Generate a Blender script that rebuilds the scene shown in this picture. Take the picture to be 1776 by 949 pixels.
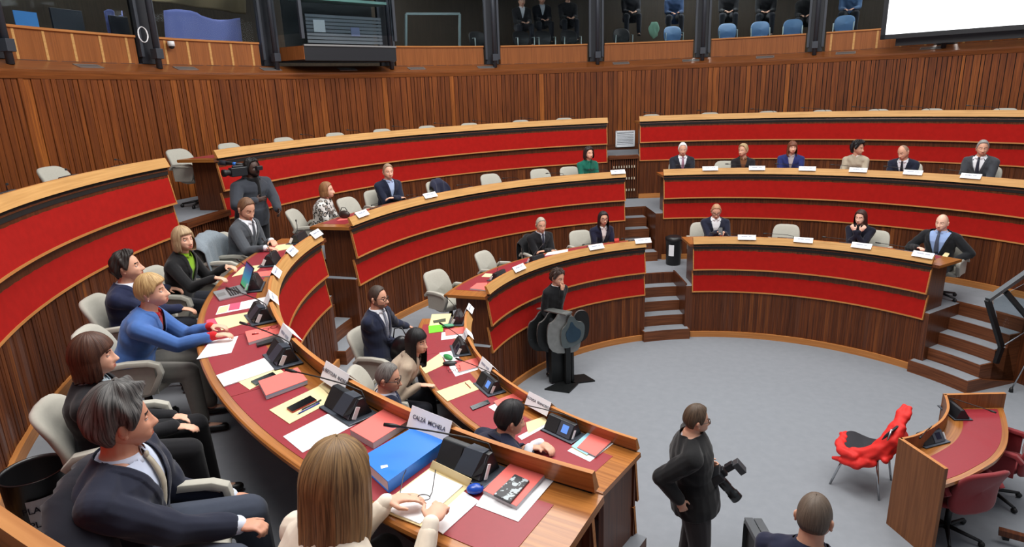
import bpy, math, random
import numpy as np
from mathutils import Vector, Matrix
S = bpy.context.scene
for o in list(bpy.data.objects): bpy.data.objects.remove(o)
COL = S.collection
PI = math.pi
random.seed(4)
# ------------------------------------------------------------------ camera
W, H = 1776.0, 949.0
FPX = 1116.13
YAW, PIT, ROL = math.radians(-23.0309), math.radians(-15.8978), math.radians(-2.1273)
CAMP = Vector((0, -7.798, 4.35))
_f = Vector((math.sin(YAW)*math.cos(PIT), math.cos(YAW)*math.cos(PIT), math.sin(PIT)))
_r = Vector((math.cos(YAW), -math.sin(YAW), 0)); _u = _r.cross(_f)
CR = _r*math.cos(ROL)+_u*math.sin(ROL); CU = -_r*math.sin(ROL)+_u*math.cos(ROL)
cd = bpy.data.cameras.new('camera'); cam = bpy.data.objects.new('camera', cd); COL.objects.link(cam)
cam.matrix_world = Matrix(((CR.x, CU.x, -_f.x, CAMP.x), (CR.y, CU.y, -_f.y, CAMP.y), (CR.z, CU.z, -_f.z, CAMP.z), (0, 0, 0, 1)))
cd.sensor_width = 36; cd.lens = FPX/W*36; cd.clip_start = .05; cd.clip_end = 100
S.camera = cam
def ray(u, v): return _f+CR*((u-W/2)/FPX)-CU*((v-H/2)/FPX)
def at(u, v, z):
    d = ray(u, v); return CAMP+d*((z-CAMP.z)/d.z)
def at_r(u, v, R):
    d = ray(u, v); a = d.x*d.x+d.y*d.y; b = 2*(CAMP.x*d.x+CAMP.y*d.y); c = CAMP.x**2+CAMP.y**2-R*R
    return CAMP+d*((-b+math.sqrt(b*b-4*a*c))/(2*a))
def azof(p): return math.degrees(math.atan2(p[1], p[0]))
def pol(r, a, z=0.): a = math.radians(a); return Vector((r*math.cos(a), r*math.sin(a), z))
# ------------------------------------------------------------------ light
wd = bpy.data.worlds.new('world'); S.world = wd; wd.use_nodes = True
wd.node_tree.nodes['Background'].inputs[0].default_value = (.80, .90, 1.0, 1); wd.node_tree.nodes['Background'].inputs[1].default_value = .33
def area(x, y, z, sx, sy, P, col=(1, .97, .93), tgt=None):
    l = bpy.data.lights.new('ceiling_or_fill_light', 'AREA'); l.shape = 'RECTANGLE'; l.size = sx; l.size_y = sy; l.energy = P; l.color = col
    o = bpy.data.objects.new('ceiling_or_fill_light', l); COL.objects.link(o); o.location = (x, y, z)
    if tgt: o.rotation_euler = (Vector(tgt)-Vector((x, y, z))).to_track_quat('-Z', 'Y').to_euler()
    return o
area(-.5, -1.5, 9.2, 5, 5, 620)
area(-4.2, 2.2, 9.0, 3.5, 3.5, 330)
area(1.8, 4.6, 9.0, 3.5, 3.5, 250)
area(-3.2, -5.2, 9.0, 3, 3, 330)
area(4.5, -1, 9.0, 3.5, 3.5, 180)
S.view_settings.view_transform = 'Standard'; S.view_settings.look = 'None'; S.view_settings.gamma = 1; S.view_settings.exposure = 0.0
S.view_settings.use_curve_mapping = False
# ------------------------------------------------------------------ materials
def lin(c):
    return tuple(((x/255)/12.92 if x/255 <= .04045 else (((x/255)+.055)/1.055)**2.4) for x in c)+(1,)
MATS = {}
def mat(name, c, rough=.6, metal=0, spec=.5, noise=0, nscale=60, bump=0, emit=0, sheen=0, coat=0):
    if name in MATS: return MATS[name]
    m = bpy.data.materials.new(name); m.use_nodes = True; nt = m.node_tree; b = nt.nodes['Principled BSDF']
    col = lin(c); b.inputs['Base Color'].default_value = col; b.inputs['Roughness'].default_value = rough; b.inputs['Metallic'].default_value = metal
    b.inputs['Specular IOR Level'].default_value = spec
    if sheen: b.inputs['Sheen Weight'].default_value = sheen
    if coat: b.inputs['Coat Weight'].default_value = coat; b.inputs['Coat Roughness'].default_value = .15
    if emit: b.inputs['Emission Color'].default_value = col; b.inputs['Emission Strength'].default_value = emit
    if noise or bump:
        tc = nt.nodes.new('ShaderNodeTexCoord'); n = nt.nodes.new('ShaderNodeTexNoise'); n.inputs['Scale'].default_value = nscale; n.inputs['Detail'].default_value = 5
        nt.links.new(tc.outputs['Object'], n.inputs['Vector'])
        if noise:
            mr = nt.nodes.new('ShaderNodeMapRange'); mr.inputs['From Min'].default_value = .25; mr.inputs['From Max'].default_value = .75; mr.inputs['To Min'].default_value = 1-noise; mr.inputs['To Max'].default_value = 1+noise
            mx = nt.nodes.new('ShaderNodeVectorMath'); mx.operation = 'MULTIPLY'; mx.inputs[0].default_value = col[:3]
            nt.links.new(n.outputs['Fac'], mr.inputs['Value']); nt.links.new(mr.outputs[0], mx.inputs[1]); nt.links.new(mx.outputs[0], b.inputs['Base Color'])
        if bump:
            bp = nt.nodes.new('ShaderNodeBump'); bp.inputs['Strength'].default_value = bump; bp.inputs['Distance'].default_value = .004
            nt.links.new(n.outputs['Fac'], bp.inputs['Height']); nt.links.new(bp.outputs[0], b.inputs['Normal'])
    MATS[name] = m; return m
def wood(name, c1, c2, grain='u', rough=.42, board=0, c3=None, scale=1.0, coat=0):
    m = bpy.data.materials.new(name); m.use_nodes = True; nt = m.node_tree; b = nt.nodes['Principled BSDF']; L = nt.links
    b.inputs['Roughness'].default_value = rough; b.inputs['Specular IOR Level'].default_value = .3
    if coat: b.inputs['Coat Weight'].default_value = coat; b.inputs['Coat Roughness'].default_value = .2
    uv = nt.nodes.new('ShaderNodeUVMap'); mp = nt.nodes.new('ShaderNodeMapping'); L.new(uv.outputs[0], mp.inputs['Vector'])
    mp.inputs['Scale'].default_value = (1.1*scale, 34*scale, 1) if grain == 'u' else (34*scale, 1.1*scale, 1)
    n = nt.nodes.new('ShaderNodeTexNoise'); n.inputs['Scale'].default_value = 1.3; n.inputs['Detail'].default_value = 6; n.inputs['Distortion'].default_value = .6; L.new(mp.outputs[0], n.inputs['Vector'])
    cr = nt.nodes.new('ShaderNodeValToRGB'); cr.color_ramp.elements[0].position = .32; cr.color_ramp.elements[1].position = .68
    cr.color_ramp.elements[0].color = lin(c1); cr.color_ramp.elements[1].color = lin(c2); L.new(n.outputs['Fac'], cr.inputs['Fac'])
    out = cr.outputs['Color']
    if board:
        sp = nt.nodes.new('ShaderNodeSeparateXYZ'); L.new(uv.outputs[0], sp.inputs[0])
        dv = nt.nodes.new('ShaderNodeMath'); dv.operation = 'DIVIDE'; dv.inputs[1].default_value = board; L.new(sp.outputs[0], dv.inputs[0])
        fl = nt.nodes.new('ShaderNodeMath'); fl.operation = 'FLOOR'; L.new(dv.outputs[0], fl.inputs[0])
        wn = nt.nodes.new('ShaderNodeTexWhiteNoise'); wn.noise_dimensions = '1D'; L.new(fl.outputs[0], wn.inputs['W'])
        c2r = nt.nodes.new('ShaderNodeValToRGB'); e = c2r.color_ramp.elements; e[0].color = (.74, .70, .68, 1); e[1].position = .75; e[1].color = (1.04, 1.0, .97, 1)
        k = e.new(.93); k.color = (1.22, 1.25, 1.22, 1); k = e.new(1.0); k.color = (1.7, 1.85, 1.6, 1)
        L.new(wn.outputs[0], c2r.inputs['Fac'])
        mx = nt.nodes.new('ShaderNodeVectorMath'); mx.operation = 'MULTIPLY'; L.new(out, mx.inputs[0]); L.new(c2r.outputs[0], mx.inputs[1]); out = mx.outputs[0]
    L.new(out, b.inputs['Base Color']); MATS[name] = m; return m
M_slat = wood('slat_wood', (92, 44, 16), (134, 73, 28), 'v', .5, board=7.0)
M_slat2 = wood('front_slat_wood', (66, 31, 14), (108, 57, 26), 'v', .55, board=7.0)
M_ledge = wood('ledge_wood', (104, 58, 28), (138, 80, 40), 'u', .3, coat=.25)
M_gal = wood('gallery_wood', (130, 76, 38), (154, 92, 48), 'v', .38)
M_para = wood('parapet_wood', (184, 136, 78), (204, 156, 96), 'u', .5)
M_edge = wood('edge_wood', (168, 106, 54), (190, 128, 72), 'u', .45)
M_top = wood('worktop_wood', (136, 80, 34), (176, 114, 56), 'u', .28, coat=.35)
M_dark = wood('dark_wood', (66, 33, 18), (104, 57, 32), 'v', .35, coat=.15)
M_darku = wood('dark_wood_long', (70, 36, 19), (112, 62, 34), 'u', .35, coat=.15)
M_step = wood('riser_wood', (84, 46, 26), (120, 70, 42), 'u', .4)
M_red = mat('red_fabric', (158, 23, 18), .92, noise=.10, nscale=14, spec=.15)
M_leather = mat('burgundy_leather', (142, 38, 48), .42, noise=.05, nscale=30, spec=.5)
M_carpet = mat('grey_carpet', (132, 136, 142), .95, noise=.05, nscale=9, spec=.1)
M_black = mat('black_gap', (16, 12, 10), .8)
# ------------------------------------------------------------------ mesh helpers
class MB:
    def __init__(s): s.v = []; s.f = []; s.m = []; s.uv = []; s.mats = []; s.smooth = []
    def mi(s, m):
        if m not in s.mats: s.mats.append(m)
        return s.mats.index(m)
    def face(s, idx, m, uv=None, smooth=False):
        s.f.append(tuple(idx)); s.m.append(s.mi(m)); s.uv.append(uv); s.smooth.append(smooth)
    def addv(s, pts):
        n = len(s.v); s.v.extend([tuple(p) for p in pts]); return n
    def quad(s, a, b, c, d, m, uv=None, smooth=False):
        n = s.addv((a, b, c, d)); s.face((n, n+1, n+2, n+3), m, uv, smooth)
    def arc(s, prof, a0, a1, mats, n=None, caps=True, capm=None, seglen=.12, smooth=False, closed=True, off=0.):
        """prof: list of (r,z); mats: one per profile edge or a single one"""
        rm = max(p[0] for p in prof)
        if n is None: n = max(2, int(abs(math.radians(a1-a0))*rm/seglen))
        k = len(prof); base = len(s.v)
        for i in range(n+1):
            a = math.radians(a0+(a1-a0)*i/n); c, q = math.cos(a), math.sin(a)
            for r, z in prof: s.v.append((r*c, r*q, z))
        per = [0]
        for j in range(k): per.append(per[-1]+math.dist(prof[j], prof[(j+1) % k]))
        E = k if closed else k-1
        for i in range(n):
            u0 = math.radians(a1-a0)*i/n*rm+off; u1 = math.radians(a1-a0)*(i+1)/n*rm+off
            for j in range(E):
                mm = mats[j] if isinstance(mats, (list, tuple)) else mats
                if mm is None: continue
                j2 = (j+1) % k; A = base+i*k
                s.face((A+j, A+j2, A+k+j2, A+k+j), mm, ((u0, per[j]), (u0, per[j+1]), (u1, per[j+1]), (u1, per[j])), smooth)
        if caps and closed:
            cm = capm or (mats[0] if isinstance(mats, (list, tuple)) else mats)
            uvc = tuple(prof)
            s.face([base+j for j in range(k)][::-1], cm, tuple(reversed(uvc)))
            s.face([base+n*k+j for j in range(k)], cm, uvc)
        return s
    def box(s, c, size, m, rot=None, bev=0):
        hx, hy, hz = size[0]/2, size[1]/2, size[2]/2; P = []
        for x, y, z in ((-1, -1, -1), (1, -1, -1), (1, 1, -1), (-1, 1, -1), (-1, -1, 1), (1, -1, 1), (1, 1, 1), (-1, 1, 1)):
            p = Vector((x*hx, y*hy, z*hz))
            if rot is not None: p = rot @ p
            P.append(p+Vector(c))
        n = s.addv(P)
        for q, (da, db) in (((3, 2, 1, 0), (0, 1)), ((4, 5, 6, 7), (0, 1)), ((0, 1, 5, 4), (0, 2)), ((2, 3, 7, 6), (0, 2)), ((1, 2, 6, 5), (1, 2)), ((3, 0, 4, 7), (1, 2))):
            sg = ((-1, -1, -1), (1, -1, -1), (1, 1, -1), (-1, 1, -1), (-1, -1, 1), (1, -1, 1), (1, 1, 1), (-1, 1, 1)); h3 = (hx, hy, hz)
            s.face([n+i for i in q], m, [(sg[i][da]*h3[da], sg[i][db]*h3[db]) for i in q])
        return s
    def tube(s, pts, rad, m, seg=8, caps=True, flat=None):
        pts = [Vector(p) for p in pts]; n = len(pts); rr = rad if isinstance(rad, (list, tuple)) else [rad]*n
        prev = None; base = len(s.v)
        for i, p in enumerate(pts):
            t = (pts[min(i+1, n-1)]-pts[max(i-1, 0)]).normalized()
            if prev is None: a = t.orthogonal().normalized()
            else: a = (prev-t*prev.dot(t)).normalized()
            prev = a; b = t.cross(a)
            for j in range(seg):
                w = 2*PI*j/seg; s.v.append(tuple(p+(a*math.cos(w)+b*math.sin(w))*rr[i]))
        for i in range(n-1):
            for j in range(seg):
                A = base+i*seg; s.face((A+j, A+(j+1) % seg, A+seg+(j+1) % seg, A+seg+j), m, None, True)
        if caps: s.face([base+j for j in range(seg)][::-1], m); s.face([base+(n-1)*seg+j for j in range(seg)], m)
        return s
    def lathe(s, prof, m, c=(0, 0, 0), seg=24, smooth=True, R=None):
        base = len(s.v); k = len(prof)
        for i in range(seg):
            a = 2*PI*i/seg
            for r, z in prof:
                p = Vector((r*math.cos(a), r*math.sin(a), z))
                if R is not None: p = R @ p
                s.v.append(tuple(p+Vector(c)))
        for i in range(seg):
            for j in range(k-1):
                A = base+i*k+j; B = base+((i+1) % seg)*k+j
                s.face((A, B, B+1, A+1), m[j] if isinstance(m, list) else m, None, smooth)
        return s
    def prism(s, poly, z0, z1, m, mside=None, T=None):
        """poly list of (x,y) ccw; extruded z0..z1 ; T maps Vector"""
        T = T or (lambda p: p); k = len(poly)
        n = s.addv([T(Vector((x, y, z0))) for x, y in poly]+[T(Vector((x, y, z1))) for x, y in poly])
        s.face([n+i for i in range(k)][::-1], m, [poly[i] for i in range(k)][::-1]); s.face([n+k+i for i in range(k)], m, list(poly))
        for i in range(k):
            j = (i+1) % k; d = math.dist(poly[i], poly[j])
            s.face((n+i, n+j, n+k+j, n+k+i), mside or m, ((0, z0), (d, z0), (d, z1), (0, z1)))
        return s
    def build(s, name, parent=None, base=None, fixn=True, bev=0, smooth_all=False):
        me = bpy.data.meshes.new(name); org = Vector(base) if base is not None else None
        vv = s.v
        if parent is not None:
            org = Vector((0, 0, 0)); q = parent
            while q is not None: org += q.location; q = q.parent
        rotinv = None
        if org is not None: vv = [(x-org.x, y-org.y, z-org.z) for x, y, z in vv]
        me.from_pydata(vv, [], s.f)
        for m in s.mats: me.materials.append(m)
        me.polygons.foreach_set('material_index', s.m)
        me.polygons.foreach_set('use_smooth', [True]*len(s.f) if smooth_all else s.smooth)
        if any(u is not None for u in s.uv):
            l = me.uv_layers.new(name='UVMap'); buf = []
            for f, u in zip(s.f, s.uv):
                if u is None: buf += [0., 0.]*len(f)
                else:
                    for q in u: buf += [float(q[0]), float(q[1])]
            l.data.foreach_set('uv', buf)
        me.update()
        o = bpy.data.objects.new(name, me); COL.objects.link(o)
        if parent is not None: o.parent = parent
        elif org is not None: o.location = org
        if bev:
            b = o.modifiers.new('bevel', 'BEVEL'); b.width = bev; b.segments = 2; b.limit_method = 'ANGLE'
        if org is not None and parent is None: pass
        return o
def thing(name, label, cat, loc=(0, 0, 0), group=None):
    o = bpy.data.objects.new(name, None); COL.objects.link(o); o.location = loc; o.empty_display_size = .1
    return tag(o, label, cat, group)
def tag(o, label, cat, group=None):
    o['label'] = label; o['category'] = cat
    if group: o['group'] = group
    return o
def struct(o, label=None):
    o['kind'] = 'structure'
    if label: o['label'] = label; o['category'] = 'structure'
    return o
def copy_tree(o, parent=None):
    c = o.copy(); COL.objects.link(c); c.parent = parent
    for ch in list(o.children): copy_tree(ch, c)
    return c
# ------------------------------------------------------------------ room
RR = {1: 3.55, 2: 5.41, 3: 7.31}
PZ = {0: 0., 1: .945, 2: 1.89, 3: 2.835}
RW = 9.0
mb = MB(); mb.quad((-13, -13, 0), (13, -13, 0), (13, 13, 0), (-13, 13, 0), M_carpet)
struct(mb.build('floor'))
# outer slatted wall
def slat_wall(mb, R, a0, a1, z0, z1, m, wmin=.07, wmax=.16, depth=.02, gap=.014, rnd=None, inner=True, relief=.012):
    rnd = rnd or random; a = a0; k = rnd.randint(0, 500); sgn = 1 if a1 > a0 else -1; dirr = 1 if inner else -1
    while (a-a1)*sgn < 0:
        w = rnd.uniform(wmin, wmax); da = math.degrees(w/R)*sgn; b = a+da
        if (b-a1)*sgn > 0: b = a1
        g = math.degrees(gap/R)*sgn; rb = R-dirr*rnd.uniform(0, relief)
        P = [pol(rb, a, 0), pol(rb, b-g, 0), pol(rb+dirr*depth, b-g*.9, 0), pol(rb+dirr*depth, b, 0)]
        us = [0, w-gap, w-gap, w]; u0 = k*7.0+.5; k += 1
        n = mb.addv([(p.x, p.y, z0) for p in P]+[(p.x, p.y, z1) for p in P])
        for i in range(3):
            mb.face((n+i, n+i+1, n+5+i, n+4+i), m if i == 0 else M_black if i == 2 else m, ((u0+us[i], z0), (u0+us[i+1], z0), (u0+us[i+1], z1), (u0+us[i], z1)))
        a = b
rg = random.Random(3)
mb = MB(); slat_wall(mb, RW, -20, 218, 2.70, 4.71, M_slat, rnd=rg, wmin=.06, wmax=.15)
mb.arc([(RW+.03, 2.6), (RW+.2, 2.6), (RW+.2, 4.7), (RW+.03, 4.7)], -20, 218, M_black, seglen=.3)
struct(mb.build('wall_back'))
mb = MB(); mb.arc([(RW-.015, 4.70), (RW-.03, 4.78), (RW-.03, 4.81), (RW+.30, 4.945), (RW+.45, 4.945), (RW+.45, 4.65), (RW+.02, 4.70)], -20, 218, M_ledge, seglen=.2)
struct(mb.build('trim_1'))
mb = MB(); mb.arc([(RW-.02, 2.83), (RW+.05, 2.83), (RW+.05, 2.98), (RW-.02, 2.98)], 110, 124, M_darku, seglen=.2)
struct(mb.build('baseboard_back'))
# platforms --------------------------------------------------------
def platform(mb, r0, r1, a0, a1, z, zb=0.):
    mb.arc([(r0, zb), (r1, zb), (r1, z-.03), (r1, z), (r0, z), (r0, z-.035)], a0, a1, [M_dark, M_dark, M_step, M_carpet, M_step, M_dark], capm=M_dark, seglen=.25)
# az limits of blocks per row  (middle block C, right block D, left block L)
CL = {1: -175.8, 2: -173.0, 3: -171.9}; CRt = {1: 125.1, 2: 121.1, 3: 119.5}
DL = {1: 111.7, 2: 113.2, 3: 114.0}; DRt = {1: 53.6, 2: 20, 3: 5}
LF = {1: -159.5, 2: -163.9, 3: -164.3}; LN = {1: -103.8, 2: -96.9, 3: -78}
AZR = 49.5
mb = MB()
platform(mb, RR[1]+.02, RR[2]+.1, CRt[1], 360+CL[1]+1.0, PZ[1])
platform(mb, RR[1]+.02, RR[2]+.1, DRt[1]-1.0, 113.2, PZ[1])
platform(mb, RR[1]+.87, RR[2]+.1, 113.2, CRt[1], PZ[1])
platform(mb, RR[1]+.87, RR[2]+.1, 20, DRt[1]-1.0, PZ[1])
platform(mb, RR[1]+.87, RR[2]+.1, -174.8, -160.5, PZ[1])
platform(mb, RR[1]+.02, RR[2]+.1, -160.5, -102.5, PZ[1])
struct(mb.build('floor'))
mb = MB()
platform(mb, RR[1]+.87, 5.6, -100, -76, PZ[1])
struct(mb.build('floor'))
mb = MB()
platform(mb, RR[2]+.02, RR[3]+.1, CRt[2], 187.5, PZ[2], .9)
platform(mb, RR[2]+.02, RR[3]+.1, 20, 114.6, PZ[2], .9)
platform(mb, RR[2]+.87, RR[3]+.1, 114.6, CRt[2], PZ[2], .9)
platform(mb, RR[2]+.87, RR[3]+.1, -172.5, -164.8, PZ[2], .9)
platform(mb, RR[2]+.02, RR[3]+.1, -164.8, -96.4, PZ[2], .9)
struct(mb.build('floor'))
mb = MB(); platform(mb, RR[3]+.02, RW+.1, 5, 282, PZ[3], 1.8); struct(mb.build('floor'))
# stairs -----------------------------------------------------------
def stairs(row, a0, a1, label, n=4, flare=None):
    z = PZ[row-1]; t = thing('staircase', label, 'stairs', pol(RR[row]+.3, (a0+a1)/2, z))
    fr = [RR[row]-.10+.2425*k for k in range(n+1)]
    for k in range(n):
        mb = MB(); r0, r1 = fr[k], fr[k+1]; zt = z+.189*(k+1)
        e = (.6, -.6)[a1 < a0] if k == 0 else 0
        mb.arc([(r0, z), (RR[row]+.9, z), (RR[row]+.9, zt-.02) if k == n-1 else (r1+.02, zt-.02), (r1+.02, zt-.004), (r0, zt-.004)], a0-e, a1+e, M_step, capm=M_step, seglen=.2)
        mb.build('step', t)
        mb = MB(); g = math.degrees(.02/r0)*(1 if a1 > a0 else -1)
        mb.arc([(r0+.012, zt-.004), (r1, zt-.004), (r1, zt), (r0+.012, zt)], a0-e+g, a1+e-g, M_carpet, seglen=.2); mb.build('tread_carpet', t)
    return t
st = stairs(1, 112.8, 125.4, 'lower flight of carpeted steps rising from the floor between middle and right benches')
stairs(2, 114.9, 121.1, 'upper flight of carpeted steps above the black bin, between middle and right benches')
st3 = stairs(1, 54.3, 41.0, 'open wooden stairs with carpeted treads at the right end of the front bench')
stairs(2, -172.4, -164.9, 'carpeted steps climbing behind the seated man with glasses, between left and middle benches')
stairs(1, -174.6, -160.6, 'hidden lower steps between the leftmost front desk and the middle bench')
# solid side stringers of the stairs
mb = MB(); mb.arc([(RR[1]+.04, .1), (RR[1]+.9, .1), (RR[1]+.9, .985), (RR[1]+.04, .985)], 112.9, 113.3, M_dark); mb.build('stringer', st)
mb = MB(); mb.arc([(RR[1]+.86, .756), (RR[1]+.93, .756), (RR[1]+.93, .95), (RR[1]+.86, .95)], 113, 125, M_dark); mb.build('top_riser', st)
mb = MB(); mb.arc([(RR[1]+.86, .74), (RR[1]+.93, .74), (RR[1]+.93, .95), (RR[1]+.86, .95)], 41.0, 54.3, M_step); mb.build('top_riser', st3)
# slatted grilles closing the aisles at the third tier
def grille(a0, a1, label):
    t = thing('slatted_barrier', label, 'barrier', pol(RR[3], (a0+a1)/2, PZ[2]))
    mb = MB(); slat_wall(mb, RR[3]-.04, a0, a1, PZ[2]+.03, 2.80, M_slat2, .045, .05, .04, .02, random.Random(8)); mb.build('slats', t)
    mb = MB(); mb.arc([(RR[3]-.08, 2.79), (RR[3]+.05, 2.79), (RR[3]+.05, 2.87), (RR[3]-.08, 2.87)], a0, a1, M_darku); mb.build('top_rail', t)
    return t
gr = grille(114.2, 119.4, 'slatted dark wood barrier closing the aisle beside the woman in green')
for k, z in enumerate((2.62, 2.36, 2.10)):
    for j in range(9):
        mb = MB(); p = pol(RR[3]-.065, 114.9+j*.46, z); mb.box(p, (.02, .018, .05), mat('brass_screw', (200, 190, 170), .4), Matrix.Rotation(math.radians(114.9+j*.46), 3, 'Z')); mb.build('stud', gr)
grille(-171.8, -164.4, 'slatted dark wood barrier closing the left aisle behind the seated man in grey')
# white louvred vent on the wall
t = thing('louvred_vent', 'small white louvred vent on the wood wall at the top of the aisle', 'vent', pol(RW-.03, 113.9, 2.98))
c = pol(RW-.05, 113.95, 3.10); R = Matrix.Rotation(math.radians(113.95-90), 3, 'Z')
mw = mat('white_paint', (225, 228, 232), .4)
mb = MB()
for dx, dz, sx, sz in ((-.22, 0, .03, .38), (.22, 0, .03, .38), (0, .18, .46, .03), (0, -.18, .46, .03)): mb.box(c+R @ Vector((dx, 0, dz)), (sx, .04, sz), mw, R)
mb.build('frame', t)
mb = MB()
for k in range(9): mb.box(c+R @ Vector((0, .0, -.15+k*.0375)), (.42, .012, .024), mat('louvre_white', (240, 244, 250), .4), R @ Matrix.Rotation(.5, 3, 'X'))
mb.box(c+R @ Vector((0, .022, 0)), (.42, .004, .36), mat('vent_grey', (120, 126, 135), .6), R); mb.build('louvres', t)

# ------------------------------------------------------------------ desks
def desk(row, a0, a1, label, ends=(1, 1), near_chamfer=False, wt=(0, 0)):
    """a0<a1 degrees; ends: end panel at a0 / a1; wt: extra worktop degrees past the parapet at each end"""
    R = RR[row]; z = PZ[row]; zb = PZ[row-1]; t = thing('curved_bench_desk', label, 'desk', pol(R+.3, (a0+a1)/2, z))
    rg = random.Random(int(a0*10)+row)
    # slats face the centre: boards protrude towards smaller r
    mb = MB(); slat_wall(mb, R+.02, a0+.25, a1-.25, zb+.10, z-.07, M_slat2, .05, .085, .018, .012, rg, inner=True, relief=.008)
    mb.arc([(R+.04, zb), (R+.065, zb), (R+.065, z+.70), (R+.04, z+.70)], a0+.2, a1-.2, M_dark, seglen=.2); mb.build('slatted_front', t)
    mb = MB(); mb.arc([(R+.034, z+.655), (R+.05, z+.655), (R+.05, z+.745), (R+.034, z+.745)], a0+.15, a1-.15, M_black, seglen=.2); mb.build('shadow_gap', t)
    mb = MB(); mb.arc([(R-.02, zb), (R+.03, zb), (R+.03, zb+.10), (R-.02, zb+.10)], a0, a1, M_edge, seglen=.15); mb.build('base_trim', t)
    for nm, (r0, z0), (r1, z1) in (('upper_red_panel', (R+.05, z+.685), (R-.012, z+.285)), ('lower_red_panel', (R+.052, z+.265), (R-.005, z-.115))):
        d = Vector((r1-r0, z1-z0)); d.normalize(); n = Vector((-abs(d.y), d.x*(-1 if d.y < 0 else 1)))
        if n.x > 0: n = -n
        def P(s, k): return (r0+(r1-r0)*s+n.x*k, z0+(z1-z0)*s+n.y*k)
        mb = MB(); mb.arc([P(0, 0), P(1, 0), P(1, -.022), P(0, -.022)], a0+.1, a1-.1, [M_red, M_edge, M_dark, M_edge], capm=M_edge, seglen=.12, smooth=False); p = mb.build(nm, t)
        mb = MB(); L = math.dist((r0, z0), (r1, z1)); e = .014/L
        for s0, s1 in ((0, e), (1-e*1.6, 1)): mb.arc([P(s0, .006), P(s1, .006), P(s1, -.002), P(s0, -.002)], a0+.1, a1-.1, M_edge, seglen=.12)
        g = math.degrees(.016/R)
        for aa, bb in ((a0+.1, a0+.1+g), (a1-.1-g, a1-.1)): mb.arc([P(0, .006), P(1, .006), P(1, -.002), P(0, -.002)], aa, bb, M_edge, n=1)
        mb.build('wood_edging', p)
    mb = MB(); mb.arc([(R, z+.75), (R+.05, z+.862), (R+.078, z+.862), (R+.05, z+.75)], a0, a1, [M_para, M_edge, M_top, M_dark], capm=M_edge, seglen=.1); mb.build('parapet', t)
    mb = MB(); mb.arc([(R+.03, z+.70), (R+.63, z+.70), (R+.64, z+.715), (R+.64, z+.735), (R+.63, z+.742), (R+.04, z+.742)], a0-wt[0], a1+wt[1], [M_dark, M_top, M_top, M_top, M_top, M_dark], capm=M_top, seglen=.1); mb.build('worktop', t)
    mb = MB(); k = max(1, round(math.radians(a1-a0)*(R+.4)/1.05)); g = math.degrees(.13/(R+.4)); b0, b1 = a0+g, a1-g
    for i in range(k):
        mb.arc([(R+.20, z+.7425), (R+.585, z+.7425), (R+.585, z+.7445), (R+.20, z+.7445)], b0+(b1-b0)*i/k+.03, b0+(b1-b0)*(i+1)/k-.03, M_leather, seglen=.1)
    mb.build('leather_inlay', t)
    for e, a in ((ends[0], a0+.35), (ends[1], a1-.95)):
        if e:
            w = math.degrees(.035/R); mb = MB(); mb.arc([(R+.07, z), (R+.52, z), (R+.52, z+.70), (R+.07, z+.70)], a, a+w, M_dark, n=1); mb.build('end_panel', t)
    return t
desk(3, CRt[3], 360+CL[3], 'top row curved desk with red panels left of the aisle, below the slatted wall', wt=(0, .4))
desk(2, CRt[2], 360+CL[2], 'second row curved desk in the middle, woman in green jacket at its right end', wt=(0, .6))
desk(1, CRt[1], 360+CL[1], 'front row curved desk behind the standing man and the lectern', wt=(0, 1.5))
desk(3, DRt[3], DL[3], 'top row long curved desk at right with no one seated at it', ends=(0, 1))
desk(2, DRt[2], DL[2], 'second row curved desk at right where six people sit', ends=(0, 1))
desk(1, DRt[1], DL[1], 'front row curved desk at right with three people, beside the open stairs', wt=(1.5, .8))
desk(3, LF[3], LN[3], 'top row curved desk at the far left with the largest red panels', ends=(1, 0))
desk(2, LN[2]-67.0, LN[2], 'large burgundy curved desk in the left foreground covered in papers', wt=(1.5, .4))
desk(1, LN[1]-56.2, LN[1], 'lower burgundy curved desk nearest the floor on the left, below the foreground desk', wt=(1.0, .4))
# ------------------------------------------------------------------ gallery
M_steel = mat('gallery_steel', (62, 66, 74), .45, metal=.3)
cols = [(a, i) for i, a in enumerate((-164.0, -179.2, 166.1, 149.8, 134.0, 118.1, 102.4, 87.0, 71.5, 56))]
mb = MB()
mb.arc([(RW+.3, 4.8), (14.5, 4.8), (14.5, 4.95), (RW+.3, 4.95)], 40, 210, mat('gallery_floor', (50, 50, 54), .8), seglen=.5)
struct(mb.build('floor'))
mb = MB(); mb.arc([(13.0, 4.95), (13.2, 4.95), (13.2, 8.0), (13.0, 8.0)], 40, 210, wood('gallery_back', (54, 44, 34), (70, 58, 44), 'v'), seglen=.5); struct(mb.build('wall_gallery'))
mb = MB(); mb.arc([(RW+.25, 7.6), (13.2, 7.6), (13.2, 7.75), (RW+.25, 7.75)], 40, 210, mat('gallery_ceiling', (30, 30, 32), .8), seglen=.5); struct(mb.build('ceiling'))
M_glass = bpy.data.materials.new('gallery_glass'); M_glass.use_nodes = True
nt = M_glass.node_tree; b = nt.nodes['Principled BSDF']; b.inputs['Base Color'].default_value = (.55, .62, .66, 1); b.inputs['Roughness'].default_value = .02; b.inputs['Transmission Weight'].default_value = 1; b.inputs['IOR'].default_value = 1.1
bays = []
for i in range(len(cols)-1):
    a1, a0 = cols[i][0], cols[i+1][0]
    if a1 < 0: a1 += 360
    if a0 < 0: a0 += 360
    bays.append((a0, a1))
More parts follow.
